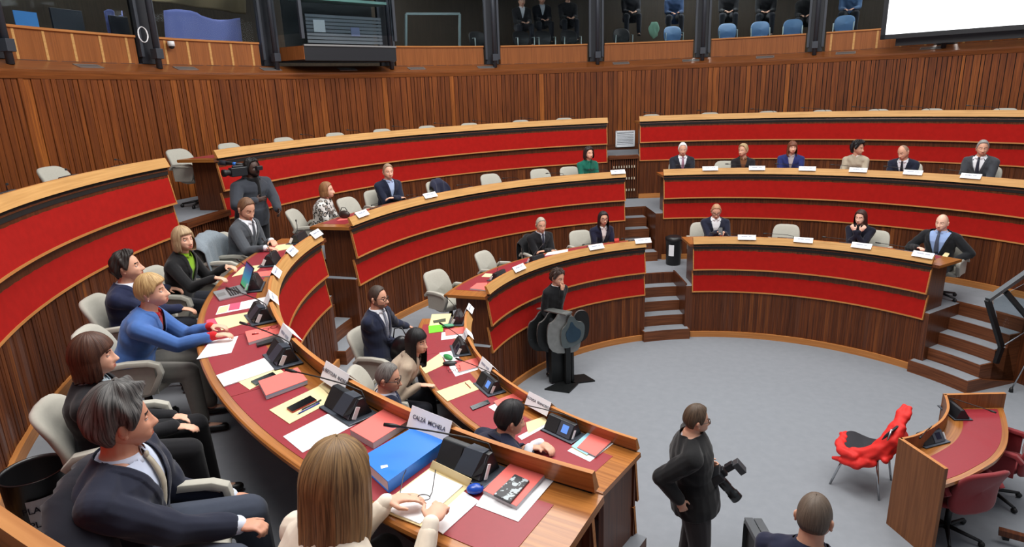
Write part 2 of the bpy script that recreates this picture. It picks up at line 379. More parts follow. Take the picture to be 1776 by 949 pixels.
for i, (a0, a1) in enumerate(bays):
    if i == 2: continue
    mb = MB(); g = 1.3; mb.arc([(RW+.30, 4.93), (RW+.38, 4.93), (RW+.38, 5.36), (RW+.27, 5.36), (RW+.27, 5.33), (RW+.30, 5.32)], a0+g, a1-g, [M_gal, M_gal, M_edge, M_edge, M_edge, M_gal], capm=M_gal, seglen=.2)
    if i in (0, 1, 7, 8):
        for k in range(5): aa = a0+g+.8+(a1-a0-2*g-1.6)*k/4.; mb.arc([(RW+.295, 4.95), (RW+.31, 4.95), (RW+.31, 5.32), (RW+.295, 5.32)], aa, aa+.25, M_para, n=1)
    o = mb.build('trim_%d' % (i+2)); struct(o)
    mb = MB(); mb.arc([(RW+.33, 5.36), (RW+.345, 5.36), (RW+.345, 7.6), (RW+.33, 7.6)], a0+g*.6, a1-g*.6, M_glass, seglen=.3); struct(mb.build('window_%d' % (i+1)))
for a, i in cols:
    lb = ('leftmost dark steel gallery column, cut by the left edge', 'dark steel gallery column with a cable coil beside the grey sheeted window', 'dark steel gallery column left of the glass control booth', 'dark steel gallery column right of the glass control booth',
          'dark steel gallery column between the white table frame and the seated spectators', 'dark steel gallery column right of the seated spectators', 'dark steel gallery column right of the pale green jacket', 'dark steel gallery column nearest the left side of the big screen', 'dark steel gallery column behind the big screen', 'dark steel gallery column behind the right part of the screen')[i]
    t = thing('gallery_column', lb, 'column', pol(RW+.12, a, 4.87))
    mb = MB(); p = pol(RW+.12, a); mb.tube([p+Vector((0, 0, 4.87)), p+Vector((0, 0, 7.6))], .045, M_steel, 14); mb.build('tube', t)
    mb = MB(); R = Matrix.Rotation(math.radians(a), 3, 'Z'); mb.box(p+Vector((0, 0, 5.09)), (.13, .13, .15), M_steel, R); mb.build('foot_block', t, bev=.006)
    mb = MB(); mb.box(pol(RW+.33, a, 6.3), (.10, .30, 2.7), mat('steel_dark', (34, 37, 44), .5), R); mb.build('backing_panel', t)
    for sgn in (-1, 1):
        mb = MB(); mb.box(pol(RW+.27, a+sgn*.95, 6.35), (.07, .05, 2.6), M_steel, R); mb.build('mullion', t)
# floor vents in the ledge
M_vent = mat('vent_metal', (150, 150, 150), .4, metal=.6)
vents = [(152, 111), (321, 116), (469, 118), (602, 119), (722, 117), (842, 114.5), (1077, 106), (1198, 102), (1327, 96), (1467, 90), (1615, 82)]
where = ['leftmost', 'second from the left', 'left of the control booth', 'under the control booth', 'right of the control booth', 'below the white table frame', 'right of the spectators', 'below the pale green jacket', 'left of the screen', 'just left of the screen', 'below the big screen']
for (u, v), w in zip(vents, where):
    a = azof(at_r(u, v, RW+.15)); t = thing('air_vent', 'flat metal air vent in the wooden ledge, '+w, 'vent', pol(RW+.14, a, 4.89))
    sl = math.atan2(.135, .33); R = Matrix.Rotation(math.radians(a), 3, 'Z') @ Matrix.Rotation(-sl, 3, 'Y'); p = pol(RW+.14, a, 4.884)
    mb = MB()
    for dx, dy, sx, sy in ((-.055, 0, .02, .40), (.055, 0, .02, .40), (0, -.19, .13, .02), (0, .19, .13, .02)): mb.box(p+R @ Vector((dx, dy, 0)), (sx, sy, .012), M_vent, R)
    mb.build('frame', t)
    mb = MB(); mb.box(p, (.10, .38, .006), mat('vent_slot', (70, 66, 62), .6), R)
    for k in range(3): mb.box(p+R @ Vector((-.03+k*.03, 0, .003)), (.008, .37, .004), M_vent, R)
    mb.build('grille', t)
# control booth hanging out of bay 3
a0, a1 = 150.9, 165.0
t = thing('control_booth', 'dark glass control booth with blinds, bulging out of the gallery above the wall', 'booth', pol(RW, 158, 5.0))
M_nb = mat('booth_black', (22, 24, 30), .4)
def P(u, v, r): return at_r(u, v, r)
br = RW-.35
bl, brt = azof(P(529, 100, br)), azof(P(688, 103, br))
pA, pB = pol(br, bl), pol(br, brt); pC, pD = pol(RW+.5, a1), pol(RW+.5, a0)
poly = [(pA.x, pA.y), (pC.x, pC.y), (pD.x, pD.y), (pB.x, pB.y)]
zb0, zb1 = P(530, 103, br).z, P(530, 79, br).z
mb = MB(); mb.prism(poly, zb0-.02, zb1, M_nb, M_nb); o = mb.build('base', t)
mb = MB(); d1 = (pC-pA); mb.quad((pA.x, pA.y, zb0), (pC.x, pC.y, zb0), (pC.x, pC.y, zb1), (pA.x, pA.y, zb1), M_nb)
d = (pB-pA); L = d.length; d.normalize(); n2 = Vector((-d.y, d.x, 0)); n2 = n2 if n2.dot(pA) < 0 else -n2; s1 = (pC-pA).normalized(); ns = Vector((s1.y, -s1.x, 0)); ns = ns if ns.dot(d) < 0 else -ns
mb = MB(); Rz = Matrix(((s1.x, ns.x, 0), (s1.y, ns.y, 0), (0, 0, 1))); mb.box(pA+s1*(pC-pA).length*.5+ns*.008+Vector((0, 0, (zb0+zb1)/2)), ((pC-pA).length, .012, zb1-zb0), M_gal, Rz); mb.build('wood_side', t)
Rb = Matrix(((d.x, n2.x, 0), (d.y, n2.y, 0), (0, 0, 1)))
def bl_(s, z, off=0.): return pA+d*(s*L)-n2*off+Vector((0, 0, z))
mb = MB(); 
for s in (0.0, 1.0): mb.box(bl_(s, 6.4), (.06, .06, 2.0), M_steel, Rb)
mb.box(bl_(.5, zb1+.01), (L, .05, .03), M_vent, Rb); mb.build('frame', t)
mb = MB(); mb.box(bl_(.5, 6.4), (L-.06, .008, 1.8), M_glass, Rb); mb.build('front_glass', t)
mb = MB(); mb.box((pA+pC)/2+Vector((0, 0, 6.4)), ((pC-pA).length-.05, .008, 1.8), M_glass, Rz); mb.build('side_glass', t)
mb = MB()
for k in range(8): mb.box(bl_(.53, zb1+.10+.066*k, .28), (L*.82, .012, .052), mat('blind_grey', (112, 118, 124), .6), Rb)
mb.build('blinds', t)
mb = MB(); mb.box(bl_(.25, zb1+.38, .26), (.24, .004, .22), mat('sheet_white', (208, 212, 214), .7), Rb); mb.box(bl_(.63, zb1+.30, .26), (.2, .004, .16), mat('sheet_lilac', (120, 128, 160), .7), Rb); mb.build('notices', t)
mb = MB(); mb.box(bl_(.5, zb1+.85, .3), (L*.95, .35, .05), mat('shelf_mint', (150, 190, 180), .5), Rb); mb.build('shelf', t)
mb = MB(); mb.box(bl_(.5, zb1+.60, .75), (L*.98, .02, 1.3), mat('booth_interior', (38, 42, 44), .7), Rb); mb.build('interior_back', t)
# projection screen
def scr(u, v): return P(u, v, RW-.25)
A = scr(1527, 69); B = at_r(1850, 37, RW-.25); dd = Vector((B.x-A.x, B.y-A.y, 0)); L = dd.length; dd.normalize(); nn = Vector((-dd.y, dd.x, 0)); nn = nn if nn.dot(A) < 0 else -nn
t = thing('projection_screen', 'large bright white screen with black border at the top right', 'screen', (A+dd*L/2)+Vector((0, 0, -.1)))
R = Matrix(((dd.x, nn.x, 0), (dd.y, nn.y, 0), (0, 0, 1))); Lw = 3.6; hb = .09
mb = MB(); z0 = A.z; hh = 2.2
mb.box(A+dd*Lw/2+Vector((0, 0, hb/2)), (Lw, .08, hb), M_nb, R); mb.box(A+dd*Lw/2+Vector((0, 0, hh-hb/2)), (Lw, .08, hb), M_nb, R)
mb.box(A+dd*hb/2+Vector((0, 0, hh/2)), (hb, .08, hh), M_nb, R); mb.box(A+dd*(Lw-hb/2)+Vector((0, 0, hh/2)), (hb, .08, hh), M_nb, R); mb.build('black_frame', t)
mb = MB(); mb.box(A+dd*Lw/2+Vector((0, 0, hh/2)), (Lw-hb, .03, hh-hb), mat('screen_white', (250, 252, 255), .5, emit=1.6), R); mb.build('lit_surface', t)
mb = MB(); mb.box(A+dd*(Lw/2+.1)-nn*.2+Vector((0, 0, .05)), (Lw-.3, .06, .38), M_nb, R); mb.build('mounting_beam', t)
# ------------------------------------------------------------------ remesh helper
def remeshed(mb, voxel, smooth=6, name='tmp'):
    me = bpy.data.meshes.new(name); me.from_pydata(mb.v, [], mb.f); o = bpy.data.objects.new(name, me); COL.objects.link(o)
    r = o.modifiers.new('r', 'REMESH'); r.mode = 'VOXEL'; r.voxel_size = voxel; r.adaptivity = 0
    s = o.modifiers.new('s', 'SMOOTH'); s.factor = .5; s.iterations = smooth
    dg = bpy.context.evaluated_depsgraph_get(); ev = o.evaluated_get(dg); m2 = ev.to_mesh()
    V = np.empty(len(m2.vertices)*3, np.float32); m2.vertices.foreach_get('co', V); V = V.reshape(-1, 3)
    lt = np.empty(len(m2.polygons), np.int32); m2.polygons.foreach_get('loop_total', lt); li = np.empty(len(m2.loops), np.int32); m2.loops.foreach_get('vertex_index', li)
    ev.to_mesh_clear(); bpy.data.objects.remove(o); bpy.data.meshes.remove(me)
    if len(lt) and (lt == 4).all(): F = li.reshape(-1, 4)
    else:
        F = []; k = 0
        for n in lt:
            q = li[k:k+n]; F.append(list(q)+[q[-1]]*(4-n) if n < 4 else list(q[:4])); k += n
        F = np.array(F, np.int32).reshape(-1, 4)
    return V.astype(float), F
def mesh_obj(name, V, F, mats, midx=None, parent=None, smooth=True, uv=None, solid=0):
    me = bpy.data.meshes.new(name); org = Vector((0, 0, 0)); q = parent
    while q is not None: org += q.location; q = q.parent
    V = np.asarray(V, float)-np.array(org)
    Fl = []
    for f in (F.tolist() if hasattr(F, 'tolist') else F):
        if len(f) == 4 and f[2] == f[3]: f = f[:3]
        Fl.append(f)
    me.from_pydata(V.tolist(), [], Fl)
    for m in mats: me.materials.append(m)
    if midx is not None: me.polygons.foreach_set('material_index', [int(i) for i in midx])
    me.polygons.foreach_set('use_smooth', [smooth]*len(me.polygons))
    if uv is not None:
        l = me.uv_layers.new(name='UVMap'); vi = np.empty(len(me.loops), np.int32); me.loops.foreach_get('vertex_index', vi); l.data.foreach_set('uv', np.asarray(uv, float)[vi].ravel())
    me.update(); o = bpy.data.objects.new(name, me); COL.objects.link(o)
    if parent is not None: o.parent = parent
    if solid:
        s = o.modifiers.new('solid', 'SOLIDIFY'); s.thickness = solid; s.offset = -1
    return o
# ------------------------------------------------------------------ chairs
M_ch = mat('beige_fabric', (170, 167, 156), .85, noise=.04, nscale=40, sheen=.2)
M_chd = mat('chair_black', (24, 24, 26), .5)
M_chrome = mat('chrome', (190, 192, 196), .18, metal=1)
def shell(mb, w, h, th, m, T, bow=.05, lean=.12, roundness=2.6, n=14, taper=.0):
    """padded rounded slab: outline superellipse in x,z ; bulges; local y is thickness; T maps to world"""
    rings = [(1.0, 0)]; lay = []
    prof = [(0, -.5), (.86, -.5), (.97, -.36), (1.0, 0), (.97, .36), (.86, .5), (0, .5)]
    k = 36; base = len(mb.v)
    for s, t in prof:
        if s == 0: ss = [.0, .45] if t < 0 else [.45, .0]
        else: ss = [s]
        for q in ss: lay.append((q, t))
    for q, t in lay:
        for j in range(k):
            a = 2*PI*j/k; c, sn = math.cos(a), math.sin(a)
            x = q*w/2*math.copysign(abs(c)**(2/roundness), c); zz = q*h/2*math.copysign(abs(sn)**(2/roundness), sn)
            x *= 1-taper*(zz/h+.5)
            y = t*th+bow*(2*x/w)**2-lean*(zz/h+.5)+.03*math.cos((zz/h)*PI*1.6)
            mb.v.append(tuple(T(Vector((x, y, zz+h/2)))))
    nl = len(lay)
    for i in range(nl-1):
        for j in range(k):
            A = base+i*k+j; B = base+i*k+(j+1) % k; mb.face((A, B, B+k, A+k), m, None, True)
def office_chair(name='office_chair'):
    """local: sitter faces +y, origin on floor"""
    t = thing(name, '', 'chair')
    I = lambda p: p
    mb = MB(); shell(mb, .50, .49, .06, M_ch, lambda p: Vector((p.x, p.y-.22, p.z+.40)), bow=.045, lean=.12, taper=.12, roundness=4.6); mb.build('backrest', t)
    mb = MB(); shell(mb, .48, .46, .075, M_ch, lambda p: Vector((p.x, p.z-.22, .44-p.y)), bow=.0, lean=0, roundness=3.2); mb.build('seat', t)
    for s in (-1, 1):
        mb = MB(); x = s*.27
        path = [(-.22, .60), (-.16, .66), (0, .672), (.14, .665), (.20, .64), (.21, .58), (.17, .50), (.13, .43)]
        for i in range(len(path)-1):
            (y0, z0), (y1, z1) = path[i], path[i+1]
        k = len(path); base = len(mb.v); hw = .032; th = .018
        for i, (y, z) in enumerate(path):
            a = path[max(0, i-1)]; b = path[min(k-1, i+1)]; dy, dz = b[0]-a[0], b[1]-a[1]; l = math.hypot(dy, dz); ny, nz = -dz/l, dy/l
            for dx, dn in ((-hw, -th), (-hw*.8, th), (hw*.8, th), (hw, -th)): mb.v.append((x+dx, y+ny*dn, z+nz*dn))
        for i in range(k-1):
            for j in range(4): A = base+i*4; mb.face((A+j, A+(j+1) % 4, A+4+(j+1) % 4, A+4+j), M_ch, None, True)
        mb.face([base+j for j in (3, 2, 1, 0)], M_ch); mb.face([base+(k-1)*4+j for j in range(4)], M_ch)
        mb.box((x, 0, .53), (.012, .34, .22), M_ch)
        mb.build('armrest', t, bev=.004)
    mb = MB(); mb.tube([(0, 0, .06), (0, 0, .40)], .028, M_chd, 12); mb.lathe([(0, .405), (.10, .40), (.11, .37), (0, .365)], M_chd); mb.build('pedestal', t)
    mb = MB()
    for k in range(5):
        a = 2*PI*k/5+.3; d = Vector((math.cos(a), math.sin(a), 0)); mb.tube([d*.02+Vector((0, 0, .09)), d*.28+Vector((0, 0, .055))], [.022, .014], M_chd, 8)
        mb.lathe([(0, -.014), (.026, -.014), (.028, 0), (.026, .014), (0, .014)], M_chd, d*.28+Vector((0, 0, .028)), 12, R=Matrix.Rotation(PI/2, 3, 'X') @ Matrix.Rotation(a, 3, 'Y'))
    mb.build('castor_base', t)
    return t
chair0 = office_chair(); chair_used = [False]
def red_chair(M):
    t = copy_tree(chair0); rm = mat('chair_red', (124, 22, 30), .8, noise=.05, nscale=40, sheen=.2)
    for c in t.children:
        if M_ch.name in [m.name for m in c.data.materials]:
            c.data = c.data.copy(); c.data.materials.clear(); c.data.materials.append(rm)
    return t
def place_chair(r, az, zf, label, face=None, group=None, name=None, rot=0.):
    o = chair0 if not chair_used[0] else copy_tree(chair0); chair_used[0] = True
    o.scale = (1, 1, 1); o.location = pol(r, az, zf); o.rotation_euler = (0, 0, math.radians((az+180 if face is None else face)-90+rot)); o['label'] = label
    if group: o['group'] = group
    elif 'group' in o: del o['group']
    return o
# empty chairs; tops measured in the photograph
def chair_px(u, v, row, label, rot=0, group=None):
    R = RR[row]+1.02; p = at_r(u, v, R); a = azof(p); o = place_chair(RR[row]+.78, a, PZ[row], label, rot=rot, group=group); o.scale = (1, 1, .955 if row == 3 else 1); return o
top = [(95, 'beige office chair at the far left desk, second from its right end'), (312, 'beige office chair at the right end of the far left desk'),
       (400, 'leftmost empty beige chair behind the top middle desk'), (495, 'second empty beige chair from the left behind the top middle desk'), (584, 'third empty beige chair from the left behind the top middle desk'),
       (665, 'fourth empty beige chair from the left behind the top middle desk'), (743, 'fourth empty beige chair from the right behind the top middle desk'), (816, 'third empty beige chair from the right behind the top middle desk'),
       (905, 'second empty beige chair from the right behind the top middle desk'), (980, 'rightmost empty beige chair behind the top middle desk'),
       (1131, 'first empty beige chair from the left behind the top right desk, barely showing'), (1232, 'second empty beige chair from the left behind the top right desk'), (1333, 'third empty beige chair from the left behind the top right desk'),
       (1427, 'fourth empty beige chair from the left behind the top right desk'), (1523, 'empty beige chair behind the top right desk, just left of the screen'), (1616, 'second empty beige chair from the right behind the top right desk, below the screen'), (1742, 'rightmost empty beige chair behind the top right desk')]
vt = {95: 280, 312: 254, 400: 243, 495: 235, 584: 226, 665: 220, 743: 215, 816: 210, 905: 206, 980: 201, 1131: 196, 1232: 193, 1333: 190, 1427: 187, 1523: 187, 1616: 185, 1742: 185}
for u, l in top: chair_px(u, vt[u], 3, l, group='empty chairs of the top row')
place_chair(RR[3]+.78, -150.5, PZ[3], 'beige office chair cut by the left edge of the picture, behind the far left desk', group='empty chairs of the top row')
for u, v, row, l in [(605, 341, 2, 'empty beige chair to the right of the woman in the leopard print shawl'), (852, 303, 2, 'empty beige chair in the second row, left of the two by the woman in green'), (938, 294, 2, 'empty beige chair in the second row next to the woman in green'),
                     (758, 315, 2, 'beige chair with a dark jacket over its back, second row'), (752, 463, 1, 'empty beige chair nearest the aisle at the left end of the front middle desk'), (845, 429, 1, 'empty beige chair left of the older man with folded arms'), (1365, 384, 1, 'empty beige chair between the man with the phone and the woman with clasped hands')]:
    chair_px(u, v, row, l, rot={752: -18, 845: 10}.get(u, 0), group='empty chairs at the lower rows')
# ------------------------------------------------------------------ conference consoles
M_con = mat('console_black', (30, 32, 36), .35); M_con2 = mat('console_grey', (78, 84, 94), .35, metal=.3); M_mesh = mat('speaker_mesh', (20, 21, 24), .7)
M_scr = mat('display_blue', (86, 128, 200), .3, emit=.8); M_scr0 = mat('display_off', (26, 34, 52), .15)
M_wh = mat('white_plastic', (232, 232, 234), .5)
def console_mesh(lit=False, flap=True):
    """local: delegate side is -y ; origin on desk top"""
    t = thing('conference_microphone', '', 'microphone')
    mb = MB(); mb.prism([(-.165, -.10), (.165, -.10), (.165, .09), (-.165, .09)], 0, .012, M_con2, M_con); mb.build('base_plate', t, bev=.004)
    mb = MB()
    n = mb.addv([(-.155, -.075, .012), (.125, -.075, .012), (.125, .075, .012), (-.155, .075, .012), (-.155, -.005, .115), (.125, -.005, .115), (.125, .03, .115), (-.155, .03, .115)])
    for q in ((0, 1, 5, 4), (1, 2, 6, 5), (2, 3, 7, 6), (3, 0, 4, 7), (4, 5, 6, 7), (3, 2, 1, 0)): mb.face([n+i for i in q], M_con)
    mb.build('housing', t, bev=.006)
    def sl(x, s, off=.004): y0, z0, y1, z1 = -.075, .012, -.005, .115; nl = math.hypot(z1-z0, y1-y0); return (x, y0+(y1-y0)*s-(z1-z0)/nl*off, z0+(z1-z0)*s+(y1-y0)/nl*off)
    mb = MB(); mb.quad(sl(-.148, .06), sl(-.02, .06), sl(-.02, .95), sl(-.148, .95), M_mesh); mb.build('speaker_grille', t)
    mb = MB(); mb.quad(sl(-.012, .05, .005), sl(.12, .05, .005), sl(.12, .96, .005), sl(-.012, .96, .005), M_con2); mb.build('control_face', t)
    mb = MB(); mb.quad(sl(.022, .28, .008), sl(.085, .28, .008), sl(.085, .80, .008), sl(.022, .80, .008), M_scr if lit else M_scr0); o = mb.build('display', t)
    mb = MB(); mb.box((.138, -.035, .05), (.004, .03, .07), M_wh, Matrix.Rotation(-.5, 3, 'X') @ Matrix.Rotation(.2, 3, 'Z')); mb.build('white_tag', t)
    if flap:
        mb = MB(); A = [(-.012, -.096, .040), (.088, -.090, .036), (.104, -.016, .126), (.006, -.022, .128)]; B = [(.10, .035, .118), (.008, .036, .120)]
        M_fl = mat('flap_grey', (50, 57, 68), .4); mb.quad(*[Vector(q) for q in A], M_fl); mb.quad(Vector(A[3]), Vector(A[2]), Vector(B[0]), Vector(B[1]), M_fl)
        mb.quad(Vector(A[1]), Vector((.124, -.06, .05)), Vector((.128, .0, .113)), Vector(A[2]), M_chd)
        o = mb.build('dark_flap', t); q = o.modifiers.new('s', 'SOLIDIFY'); q.thickness = .006
    pts = [(.11, .04, .02), (.112, .045, .09), (.09, .04, .14), (.0, -.0, .165), (-.16, -.07, .185), (-.30, -.14, .20)]
    mb = MB(); mb.tube(pts, .0042, M_chd, 8); g = mb.build('gooseneck', t)
    mb = MB(); mb.tube([(-.30, -.14, .20), (-.33, -.154, .203), (-.37, -.173, .206)], [.006, .011, .009], M_chd, 10); mb.build('microphone_tip', g)
    return t
con = {('a'): console_mesh(False, True), ('b'): console_mesh(True, False), ('c'): console_mesh(False, False)}; con_used = set()
def place_console(kind, p, yaw, label, group=None):
    o = con[kind] if kind not in con_used else copy_tree(con[kind]); con_used.add(kind); o.location = p; o.rotation_euler = (0, 0, yaw); o['label'] = label
    if group: o['group'] = group
    elif 'group' in o: del o['group']
    return o
def desk_at(row, az, dr=.12, h=.744): return pol(RR[row]+dr, az, PZ[row]+h)
def console_az(kind, row, az, label, group='microphone consoles on the desks', dr=.13, rot=0): return place_console(kind, desk_at(row, az, dr, .743), math.radians(az-90+180+180+rot), label, group)
def azd(u, v, row, dr=.13): return azof(at_r_near(u, v, RR[row]+dr)) 
def at_top(u, v, row, h=.744): return at(u, v, PZ[row]+h)
# note: console local -y must point outwards (towards delegate, larger r)
def con_px(kind, u, v, row, label, rot=0):
    p = at_top(u, v, row, .76); az = azof(p); return place_console(kind, pol(min(max(math.hypot(p.x, p.y), RR[row]+.16), RR[row]+.30), az, PZ[row]+.7445), math.radians(az+90+rot), label, 'microphone consoles on the desks')
con_px('a', 822, 802, 2, 'black microphone console with dark flap to the right of the blue binder')
con_px('a', 618, 704, 2, 'black microphone console with dark flap beside the salmon booklet at the second place')
con_px('a', 508, 616, 2, 'black microphone console with dark flap by the stacked white papers, middle of the foreground desk')
con_px('a', 452, 550, 2, 'black microphone console opposite the person in the blue jacket', 8)
con_px('c', 440, 497, 2, 'black microphone console behind the open laptop')
con_px('c', 470, 455, 2, 'black microphone console in front of the bearded man in grey')
con_px('c', 505, 418, 2, 'black microphone console at the far end of the foreground desk')
con_px('b', 988, 742, 1, 'black microphone console with lit blue display by the salmon folder, nearest the floor')
con_px('b', 860, 668, 1, 'black microphone console with lit blue display at the second place of the lower desk')
con_px('c', 800, 606, 1, 'black microphone console beside the green case on the lower desk')
con_px('c', 793, 556, 1, 'black microphone console at the far end of the lower desk beside the lime card')
con_px('c', 864, 482, 1, 'black microphone console on the empty left part of the front middle desk')
con_px('c', 925, 452, 1, 'black microphone console left of the older man with folded arms')
for n, (row, az, l) in enumerate([(1, 139.5, 'black microphone console between the older man and the woman in glasses'), (1, 127, 'black microphone console in front of the woman with glasses, red object beside it'),
    (2, 178, 'black microphone console beside the woman in the leopard shawl'), (2, 168.5, 'black microphone console with raised gooseneck beside the man in navy with folded arms'), (2, 156, 'black microphone console by the chair with the jacket'), (2, 145, 'black microphone console by the empty chair left of the woman in green'),
    (2, 135, 'black microphone console by the empty chair next to the woman in green'), (2, 125.5, 'black microphone console in front of the woman in green'),
    (2, 107, 'black microphone console before the white haired man'), (2, 97, 'black microphone console before the woman with short fair hair'), (2, 87.5, 'black microphone console before the woman in royal blue'), (2, 77.5, 'black microphone console before the person with curly black hair'), (2, 68.5, 'black microphone console before the bald man leaning sideways'), (2, 59.5, 'black microphone console before the grey suited man on the right'),
    (1, 101.5, 'black microphone console before the man reading his phone'), (1, 87.5, 'black microphone console before the empty chair at the front right desk'), (1, 73, 'black microphone console before the woman with clasped hands'), (1, 60.5, 'black microphone console before the bald man with the grey tie')]):
    console_az('c', row, az, l)
for n, (az, w) in enumerate([(-166+7.2, 'near its right end'), (-151.5, 'second from its right end'), (-143, 'at the left edge of the picture')]): console_az('c', 3, az, 'black microphone console on the far left desk, '+w)
for n, az in enumerate([179.5, 171.5, 163.5, 155.5, 148, 141, 132.5, 125.2]): console_az('c', 3, az, 'black microphone console on the top middle desk, number %s from the left' % ('one two three four five six seven eight'.split()[n]))
for n, az in enumerate([110.5, 101.5, 92.8, 85, 77.6, 71, 62.6]): console_az('c', 3, az, 'black microphone console on the top right desk, number %s from the left' % ('one two three four five six seven'.split()[n]))
# ------------------------------------------------------------------ name plates
M_card = mat('white_card', (240, 240, 244), .6); M_ink = mat('ink', (40, 42, 60), .6)
def text_mesh(txt, size, name, M, parent, mtl, bold=.0):
    c = bpy.data.curves.new(name, 'FONT'); c.body = txt; c.size = size; c.align_x = 'CENTER'; c.align_y = 'CENTER'; c.extrude = .0004; c.offset = bold
    o = bpy.data.objects.new(name, c); COL.objects.link(o); dg = bpy.context.evaluated_depsgraph_get(); me = bpy.data.meshes.new_from_object(o.evaluated_get(dg)); bpy.data.objects.remove(o)
    me.transform(M); me.materials.clear(); me.materials.append(mtl); q = bpy.data.objects.new(name, me); COL.objects.link(q)
    if parent: q.parent = parent
    return q
def name_plate(row, az, label, inner=None, outer=None, w=.27, tilt=0):
    faint_in = outer == 0 and inner is None
    R = RR[row]; p = pol(R+.064, az, PZ[row]+.864); t = thing('name_plate', label, 'name plate', p, 'white name plates on the desks'); t.rotation_euler = (0, 0, math.radians(az-90+tilt))
    # local: +y outwards (to delegate), card straddles the parapet
    mb = MB(); h = .115; d = .045; ap = .022
    q1 = (0, -.0, ap+.012)
    mb.quad((-w/2, -d-.018, ap-h+.055), (w/2, -d-.018, ap-h+.055), (w/2, 0, ap+.012), (-w/2, 0, ap+.012), M_card)
    mb.quad((w/2, d+.010, ap-h+.02), (-w/2, d+.010, ap-h+.02), (-w/2, 0, ap+.012), (w/2, 0, ap+.012), M_card)
    me = mb.build('folded_card', None); me.parent = t; s = me.modifiers.new('s', 'SOLIDIFY'); s.thickness = .0015
    if inner:
        a = math.atan2(h-.008, d+.01); M = Matrix.Translation((0, (d+.01)*.42+.0035, ap+.012-(h-.008)*.42+.0005)) @ Matrix.Rotation(PI, 4, 'Z') @ Matrix.Rotation(a, 4, 'X')
        text_mesh(inner, .030, 'lettering', M, t, M_ink, .0002)
    if faint_in:
        a = math.atan2(h-.008, d+.01); M = Matrix.Translation((0, (d+.01)*.42+.0035, ap+.012-(h-.008)*.42+.0005)) @ Matrix.Rotation(PI, 4, 'Z') @ Matrix.Rotation(a, 4, 'X')
        mb = MB(); rg = random.Random(az); x = -w*.36
        while x < w*.33:
            k = .005+rg.random()*.008; hh = .018+rg.random()*.004; P = [M @ Vector(q) for q in ((x, -hh/2, 0), (x+k, -hh/2, 0), (x+k, hh/2, 0), (x, hh/2, 0))]; mb.quad(*P, mat('grey_ink', (150, 155, 172), .6)); x += k+.003+(.018 if abs(x) < .012 else 0)
        o = mb.build('faint_lettering', None); o.parent = t; o['kind'] = 'stuff'
    if outer:
        a = math.atan2(h-.043, d+.018); M = Matrix.Translation((0, -(d+.018)*.36-.002, ap+.012-(h-.043)*.36+.0015)) @ Matrix.Rotation(a, 4, 'X')
        mb = MB(); rg = random.Random(outer); x = -.085
        while x < .08:
            k = .006+rg.random()*.012; hh = .014+rg.random()*.004; P = [M @ Vector(q) for q in ((x, -hh/2, 0), (x+k, -hh/2, 0), (x+k, hh/2, 0), (x, hh/2, 0))]; mb.quad(*P, mat('grey_ink', (150, 155, 172), .6)); x += k+.003+(.02 if abs(x) < .012 else 0)
        o = mb.build('faint_lettering', None); o.parent = t; o['kind'] = 'stuff'
    return t
def np_px(u, v, row, label, **k):
    p = at(u, v, PZ[row]+.87); return name_plate(row, azof(p), label, **k)
np_px(746, 727, 2, 'white name plate before the blue binder, nearest the camera', inner='CALZÀ  MICHELA', w=.29)
np_px(583, 646, 2, 'white name plate second from the near end of the foreground desk', inner='de BERTOLINI  ANDREA', w=.30)
np_px(496, 576, 2, 'white name plate beside the salmon booklet with glasses on it', outer=0, w=.27)
np_px(474, 514, 2, 'white name plate on the foreground desk level with the open laptop', outer=1)
np_px(480, 470, 2, 'white name plate on the outside of the foreground desk, third from its far end', outer=1)
np_px(507, 434, 2, 'white name plate second from the far end of the foreground desk', outer=1)
np_px(552, 404, 2, 'white name plate at the far end of the foreground desk', outer=1)
np_px(938, 693, 1, 'white name plate on the lower desk before the man leaning forward', inner='VALDUGA  FRANCESCO', w=.29)
np_px(842, 632, 1, 'white name plate second from the near end of the lower desk', outer=0, w=.27)
np_px(809, 578, 1, 'small white name plate third from the near end of the lower desk', outer=0, w=.2)
np_px(817, 534, 1, 'white name plate at the far end of the lower desk', outer=1, w=.22)
for u, v, row, l in [(897, 463, 1, 'white name plate near the left end of the front middle desk'), (1031, 426, 1, 'white name plate left of the woman with glasses'), (1110, 414, 1, 'white name plate at the right end of the front middle desk'),
        (618, 369, 2, 'white name plate at the left end of the second middle desk'), (741, 337, 2, 'white name plate by the chair with the jacket'), (1068, 296, 2, 'white name plate before the woman in green'),
        (1228, 288, 2, 'white name plate before the white haired man'), (1312, 288, 2, 'white name plate before the woman with short fair hair'), (1402, 288, 2, 'white name plate before the woman in royal blue'), (1494, 290, 2, 'white name plate before the person with curly black hair'), (1594, 294, 2, 'white name plate before the bald man leaning sideways'), (1701, 300, 2, 'white name plate at the right, before the grey suited man'),
        (1294, 407, 1, 'white name plate before the man reading his phone'), (1396, 410, 1, 'white name plate before the empty chair at the front right desk'), (1502, 420, 1, 'white name plate before the woman with clasped hands'), (1615, 436, 1, 'white name plate before the bald man with the grey tie')]:
    np_px(u, v, row, l, outer=u, w=.29)
